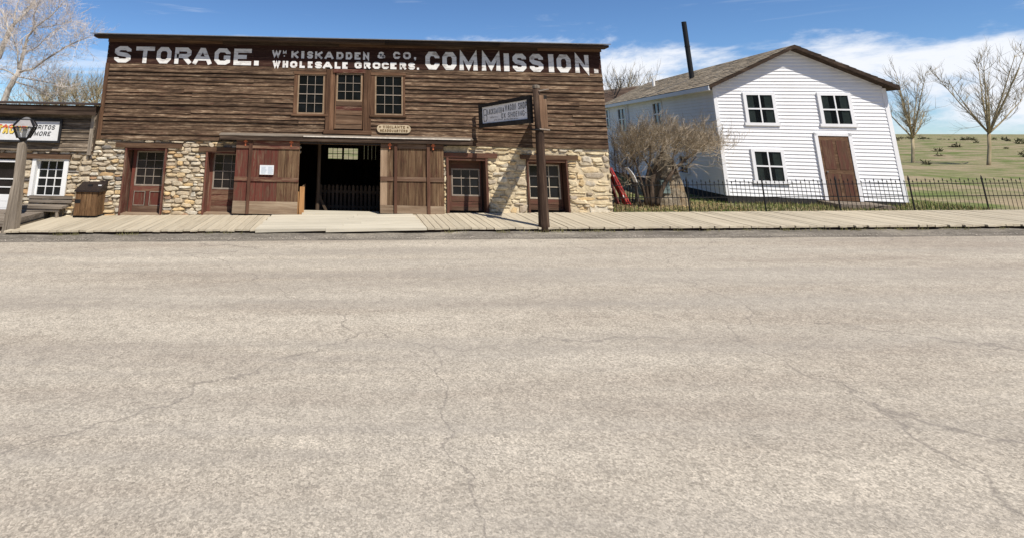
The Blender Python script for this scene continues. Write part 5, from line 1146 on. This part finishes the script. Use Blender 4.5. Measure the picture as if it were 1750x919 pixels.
# grass, leaves
def blades(name, mat, spots, hmin, hmax, seed):
    r = random.Random(seed); mb = MB()
    for x, y, z in spots:
        h = r.uniform(hmin, hmax); a = r.uniform(0, 2 * pi); w_ = r.uniform(.006, .012); dx, dy = cos(a) * w_, sin(a) * w_; lx_, ly_ = r.uniform(-.5, .5) * h, r.uniform(-.5, .5) * h
        mb.add([(x - dx, y - dy, z), (x + dx, y + dy, z), (x + lx_, y + ly_, z + h)], [(0, 1, 2)])
    return tag(mb.build(name, mat), kind='stuff')
r = random.Random(91); M['grass'] = plain('green_grass', (.10, .15, .03, 1), .8, .2, 0, .5, 2); M['drygrass'] = plain('dry_grass', (.34, .28, .14, 1), .9, .1, 0, .4, 2)
sp = []
while len(sp) < 9000:
    x = r.uniform(8.2, 20); y = 16.26 + abs(r.gauss(0, 1.6)); 
    if y > 22: continue
    if x < 11.5 and r.random() < .45 and y > 16.8: continue
    sp.append((x, y, gnd(x, y) + .0))
blades('grass', M['grass'], sp[:5200], .03, .13, 1); blades('dry_grass', M['drygrass'], sp[5200:], .04, .16, 2)
mb = MB()
for _ in range(2200):
    x = r.uniform(8.3, 12.6) ; y = r.uniform(16.3, 18.6); z = gnd(x, y) + r.uniform(.005, .06); a = r.uniform(0, 6.3); q = r.uniform(.018, .04)
    mb.add([(x + q * cos(a + k * pi / 2) * (1 if k % 2 else .6), y + q * sin(a + k * pi / 2) * (1 if k % 2 else .6), z + r.uniform(-.012, .012)) for k in range(4)], [(0, 1, 2, 3)])
tag(mb.build('fallen_leaves', plain('dead_leaf', (.36, .25, .13, 1), .9, .1, 0, .5, 20)), kind='stuff')

# ------------------------------------------------------------------ white house with the stovepipe
HP = Vector((13.35, 19.4, 0)); hd_ = Vector((0.19, 1, 0)).normalized(); hn = Vector((-hd_.y, hd_.x, 0))   # wall runs back along hd_, faces hn (left)
def hw(px_, py_): return onplane(px_, py_, HP, hn)
def hl(p): return (p - HP).dot(hd_)
eave_z = (hw(1193, 150).z + hw(1060, 175.5).z) / 2; hz0 = gz(13.2) - .1
u_far = hl(hw(1034, 181)); u_near = -1.2
def HQ(u, out, z): q = HP + hd_ * u + hn * out; return Vector((q.x, q.y, z))
ho = thing('white_house', HQ(4, 0, hz0), 'white two-storey clapboard house with tan shingle roof, right of the barn', 'house')
HWD = 5.2; z_f = hw(1185, 322).z
wins = []
for l_, t_, r_, b_ in ((1118.5, 177, 1132, 214), (1058.5, 187, 1070.5, 222), (1033, 189, 1042, 217), (1163.5, 268, 1176.5, 293)):
    a = hw(l_, (t_ + b_) / 2); b = hw(r_, (t_ + b_) / 2); cx_ = (l_ + r_) / 2; wins.append((hl(b), hl(a), hw(cx_, b_).z, hw(cx_, t_).z))
def hbox(mb, u0, u1, o0, o1, z0, z1): q = [(u0, o0), (u1, o0), (u1, o1), (u0, o1)]; return mb.prism([HQ(a, b, z0) for a, b in q], [HQ(a, b, z1) for a, b in q])
mb = MB(); hbox(mb, u_near, u_far, -HWD, -.03, hz0 - .5, eave_z + .05); wall = mb.build('wall', M['housewhite'], ho)
mb = MB(); hbox(mb, u_near - .01, u_far + .01, -HWD - .01, .0, hz0 - .5, z_f); mb.build('foundation', plain('dark_foundation', (.035, .033, .032, 1), .9), ho)
mb = MB(); z = z_f; 
while z < eave_z:
    q = [HQ(u_near, -.029, z), HQ(u_near, .022, z), HQ(u_near, -.005, z + .125), HQ(u_near, -.029, z + .125)]; q2 = [HQ(u_far, -.029, z), HQ(u_far, .022, z), HQ(u_far, -.005, z + .125), HQ(u_far, -.029, z + .125)]
    segs_ = free(u_near, u_far, [(w_[0] - .05, w_[1] + .05) for w_ in wins if w_[2] - .08 < z + .06 < w_[3] + .05])
    for a, b in segs_: mb.prism([HQ(a, o, zz_) for o, zz_ in ((-.029, z), (.022, z), (-.005, z + .125), (-.029, z + .125))], [HQ(b, o, zz_) for o, zz_ in ((-.029, z), (.022, z), (-.005, z + .125), (-.029, z + .125))])
    # front gable end
    f0_ = (HQ(u_near - .029, 0, 0) - HQ(u_near, 0, 0))
    mb.prism([HQ(u_near + o, .0, zz_) for o, zz_ in ((.02, z), (-.022, z), (.005, z + .125), (.02, z + .125))], [HQ(u_near + o, -HWD, zz_) for o, zz_ in ((.02, z), (-.022, z), (.005, z + .125), (.02, z + .125))])
    z += .12
tag(mb.build('clapboards', M['housewhite'], wall), kind='stuff')
for w_ in wins:
    mb = MB(); fw = .09
    hbox(mb, w_[0] - fw, w_[0], -.02, .05, w_[2] - .06, w_[3] + .08); hbox(mb, w_[1], w_[1] + fw, -.02, .05, w_[2] - .06, w_[3] + .08); hbox(mb, w_[0], w_[1], -.02, .055, w_[3], w_[3] + .08); hbox(mb, w_[0] - fw - .03, w_[1] + fw + .03, -.02, .09, w_[2] - .1, w_[2] - .06)
    zm = (w_[2] + w_[3]) / 2; hbox(mb, w_[0], w_[1], -.02, .03, zm - .03, zm + .03); um = (w_[0] + w_[1]) / 2; hbox(mb, um - .02, um + .02, -.02, .028, w_[2], zm - .03); hbox(mb, um - .02, um + .02, -.02, .028, zm + .03, w_[3])
    wf = mb.build('window', M['housewhite'], ho); mb = MB(); hbox(mb, w_[0], w_[1], -.029, -.008, w_[2] - .06, w_[3]); mb.build('pane', M['glass'], wf)
# gable roof: eave overhang, ridge, shingle courses
ov = .28; rz_ = 1.30; hb = HWD / 2
def RQ(u, s_, lift=0.0): # s_: 0 at the eave .. 1 at the ridge, on the left slope
    o = ov + (-hb - ov) * s_; z = eave_z - .06 + (rz_ + .14) * s_ + lift; return HQ(u, o, z)
def RQ2(u, s_, lift=0.0):
    o = -HWD - ov + (hb + ov) * s_; z = eave_z - .06 + (rz_ + .14) * s_ + lift; return HQ(u, o, z)
u0, u1 = u_near - .35, u_far + .25
for nm, fn in (('roof', RQ), ('roof', RQ2)):
    q = [fn(u0, 0), fn(u0, 1), fn(u0, 1, -.12), fn(u0, 0, -.12)]; q2 = [fn(u1, 0), fn(u1, 1), fn(u1, 1, -.12), fn(u1, 0, -.12)]; rf = MB().prism(q, q2).build(nm, M['cornice'], ho)
    r = random.Random(6); mb = MB(); n = 15
    for i in range(n):
        s0_, s1_ = i / n, min(1.0, (i + 1.25) / n); u = u0 + r.uniform(-.2, 0)
        while u < u1:
            e = u + r.uniform(.2, .45); l_ = r.uniform(.018, .038); mb.add([fn(max(u, u0), s0_, l_), fn(min(e - .01, u1), s0_, l_), fn(min(e - .01, u1), s1_, .006), fn(max(u, u0), s1_, .006), fn(max(u, u0), s0_, .001), fn(min(e - .01, u1), s0_, .001)], [(0, 1, 2, 3), (4, 5, 1, 0)]); u = e
    s = NT('tan_shingle'); v = s.coord(); a = s.noise(v, 1.5, 5, .7); b = s.noise(v, 18, 4, .7); c = s.ramp(a, [(.3, (.23, .18, .125)), (.55, (.37, .30, .21)), (.75, (.46, .38, .27))]); c = s.mix(1.0, c, s.grey(s.rng(b, .25, .75, .7, 1.25)), 'MULTIPLY'); tag(mb.build('shingles', s.done(c, .9, .15), rf), kind='stuff')
mb = MB(); q = [(0, -ov * 0 - .0)]
for u in (u_near, u_far - .06):
    MB().prism([HQ(u, -.02, eave_z), HQ(u, -HWD + .02, eave_z), HQ(u, -hb, eave_z + rz_ - .02)], [HQ(u + .06, -.02, eave_z), HQ(u + .06, -HWD + .02, eave_z), HQ(u + .06, -hb, eave_z + rz_ - .02)]).build('gable', M['housewhite'], ho)
mb = MB(); hbox(mb, u0, u1, ov - .02, ov + .02, eave_z - .22, eave_z - .07); mb.build('eave_board', M['housewhite'], ho)
mb = MB(); hbox(mb, u_near, u_far, .0, ov - .02, eave_z - .20, eave_z - .185); mb.build('soffit', M['housewhite'], ho)
dsp = hw(1075.5, 200); ud = hl(dsp); mb = MB().tube([HQ(ud, .1, eave_z - .2), HQ(ud, .07, eave_z - .45), HQ(ud, .07, hz0 + .2)], [.04] * 3, 6); mb.build('downspout', M['housewhite'], ho)
# stovepipe and vent stand on the roof slope
def on_roof(px_, py_):
    a, b, c = RQ(0, 0), RQ(1, 0), RQ(0, 1); n = (b - a).cross(c - a).normalized(); return onplane(px_, py_, a, n)
cb = on_roof(1182.5, 135); ct = at(1168.5, 38, cb.y)
MB().tube([cb - Vector((0, 0, .25)), (cb.x, cb.y, cb.z + .1), (cb.x + (ct.x - cb.x) * .55, cb.y, cb.z + (ct.z - cb.z) * .55), (ct.x, cb.y, ct.z)], [.10] * 4, 12).build('stovepipe', M['black'], ho)
pj = cb + Vector(((ct.x - cb.x) * .55, 0, (ct.z - cb.z) * .55)); MB().tube([pj, pj + Vector((0, 0, .05))], [.112, .112], 12).build('pipe_band', M['black'], ho)
vb = on_roof(1117.5, 148.5); MB().tube([vb - Vector((0, 0, .2)), vb + Vector((0, 0, .42))], [.07, .07], 8).build('vent_pipe', M['white'], ho)
def clear_glass():
    s = NT('clear_glass'); t = s.n('ShaderNodeBsdfTransparent'); m = s.n('ShaderNodeMixShader'); m.inputs[0].default_value = 0.22; t.inputs[0].default_value = (.55, .6, .6, 1)
    s.b.inputs['Base Color'].default_value = (.02, .025, .03, 1); s.b.inputs['Roughness'].default_value = .04; s.l(t.outputs[0], m.inputs[1]); s.l(s.b.outputs[0], m.inputs[2]); s.l(m.outputs[0], s.out.inputs[0]); return s.m
M['clear_glass'] = clear_glass(); M['curtain'] = plain('curtain', (.5, .48, .44, 1), .9, .1, 0, .2, 6)
# windows and a door on the house front, towards the street
for o0, z0_, z1_ in ((-1.0, wins[0][2], wins[0][3]), (-3.3, wins[0][2], wins[0][3]), (-1.0, wins[0][2] - 1.95, wins[0][3] - 1.95)):
    mb = MB(); fw = .1
    for a, b, c, d in ((o0, o0 + fw, z0_, z1_), (o0 - .9, o0 - .9 + fw, z0_, z1_), (o0 - .9, o0 + fw, z1_, z1_ + fw), (o0 - .95, o0 + fw + .05, z0_ - .1, z0_), (o0 - .8, o0, (z0_ + z1_) / 2 - .025, (z0_ + z1_) / 2 + .025), (o0 - .42, o0 - .38, z0_, (z0_ + z1_) / 2 - .025), (o0 - .42, o0 - .38, (z0_ + z1_) / 2 + .025, z1_)): hbox(mb, u_near - .07, u_near + .01, a, b, c, d)
    wf = mb.build('window', M['housewhite'], ho); mb = MB(); hbox(mb, u_near - .030, u_near + .005, o0 - .8, o0, z0_, z1_); mb.build('room_dark', M['glass'], wf)
    for ca, cb_ in ((o0 - .8, o0 - .56), (o0 - .22, o0)): mb = MB(); hbox(mb, u_near - .036, u_near - .031, ca, cb_, z0_, z1_); mb.build('curtain', M['curtain'], wf)
    mb = MB(); hbox(mb, u_near - .05, u_near - .045, o0 - .8, o0, z0_, z1_); mb.build('pane', M['clear_glass'], wf)
mb = MB(); hbox(mb, u_near - .05, u_near + .01, -3.9, -3.0, hz0 + .3, hz0 + 2.4); dr = mb.build('front_door', M['lintel'], ho)
mb = MB(); 
for a, b, c, d in ((-3.0, -2.9, hz0 + .3, hz0 + 2.5), (-4.0, -3.9, hz0 + .3, hz0 + 2.5), (-4.0, -2.9, hz0 + 2.4, hz0 + 2.5)): hbox(mb, u_near - .07, u_near + .01, a, b, c, d)
mb.build('door_frame', M['housewhite'], dr)
for za, zb in ((.45, 1.15), (1.3, 2.25)):
    for oa, ob_ in ((-3.82, -3.5), (-3.4, -3.08)): mb = MB(); hbox(mb, u_near - .058, u_near - .049, oa, ob_, hz0 + za, hz0 + zb); mb.build('door_panel', M['browndoor'], dr)
kp = HQ(u_near - .09, -3.1, hz0 + 1.22); MB().tube([kp, kp + hd_ * .05], [.03, .02], 8).build('knob', M['tin'], dr)
mb = MB(); hbox(mb, u_near - 1.0, u_near - .01, -4.2, -2.7, hz0 - .1, hz0 + .28); mb.build('doorstep', M['greywoodx'], ho)

# dark roofed outbuilding beyond the house
OP = at(1035, 180, 37); ob0 = OP.x - 1.2; ob1 = at(1125, 160, 37).x; za = at(1060, 186, 37).z; zb_ = at(1060, 160.5, 40).z; s37 = gnd(ob0, 37)
oh = thing('outbuilding', (ob0 + 2, 37, s37), 'dark shingled roof of a low outbuilding between the barn and the white house', 'building')
box('wall', M['siding_left'], oh, ob0, ob1, 37.2, 43, s37 - .3, za, 0)
zc_ = at(1100, 150.5, 40).z; zd = at(1036, 164.5, 40).z
rf = MB().add([(ob0 - .3, 36.8, za - .2), (ob1 + .3, 36.8, za - .0), (ob1 + .3, 40, zc_ + .15), (ob0 - .3, 40, zd), (ob0 - .3, 43.4, za - .2), (ob1 + .3, 43.4, za)], [(0, 1, 2, 3), (3, 2, 5, 4)]).build('roof', M['cornice'], oh)
r = random.Random(9); mb = MB(); n = 12
for i in range(n):
    u = 0.0
    while u < 1:
        e = min(1.0, u + r.uniform(.04, .09)); l_ = r.uniform(.03, .07)
        def OQ(a, s_, l): p = Vector((ob0 - .3, 36.8, za - .2)).lerp(Vector((ob1 + .3, 36.8, za)), a); q = Vector((ob0 - .3, 40, zd)).lerp(Vector((ob1 + .3, 40, zc_ + .15)), a); v = p.lerp(q, s_); v.z += l; return v
        mb.add([OQ(u, i / n, l_), OQ(e - .004, i / n, l_), OQ(e - .004, (i + 1.2) / n if i < n - 1 else 1, .01), OQ(u, (i + 1.2) / n if i < n - 1 else 1, .01)], [(0, 1, 2, 3)]); u = e
tag(mb.build('shingles', plain('grey_shingle', (.14, .115, .09, 1), .95, .1, 0, .4, 6), rf), kind='stuff')
# trees that close the view on the right, beyond the house
far_tree(1560, 120, 300, 46, 60, 71, 'bare tree on the far right beyond the house, nearer one', 'bare trees right of the house', 'twig_tan', 9)
far_tree(1690, 95, 300, 42, 70, 72, 'bare spreading tree at the far right edge', 'bare trees right of the house', 'twig_tan', 10)

# scrub on the slopes, corner boards of the house
r = random.Random(17); mb = MB()
for _ in range(420):
    x = r.uniform(25, 190); y = r.uniform(38, 230)
    if x < 0.55 * y: continue
    z = gnd(x, y); q = r.uniform(.3, .8) * (1 + y / 200)
    for _k in range(30):
        d = (rv(r) + Vector((0, 0, .35))).normalized(); o_ = Vector((x, y, z)) + rv(r) * q * .35; o_.z = max(o_.z, z); mb.tube([o_, o_ + d * q * r.uniform(.3, .6)], [q * .07, q * .02], 3, False)
tag(mb.build('scrub', bark('sage_scrub', (.06, .065, .03), (.17, .15, .085), 3)), kind='stuff')
for o in (.0, -HWD):
    mb = MB(); hbox(mb, u_near - .03, u_near + .09, o - .09, o + .03, z_f, eave_z - .1); mb.build('corner_board', M['housewhite'], wall)

mb = MB(); z = eave_z + .02
while z < eave_z + rz_ - .12:
    hw_ = hb * (1 - (z + .125 - eave_z) / (rz_ - .0)); 
    mb.prism([HQ(u_near + o, -hb + hw_, zz_) for o, zz_ in ((.02, z), (-.022, z), (.005, z + .125), (.02, z + .125))], [HQ(u_near + o, -hb - hw_, zz_) for o, zz_ in ((.02, z), (-.022, z), (.005, z + .125), (.02, z + .125))]); z += .12
tag(mb.build('gable_clapboards', M['housewhite'], ho), kind='stuff')
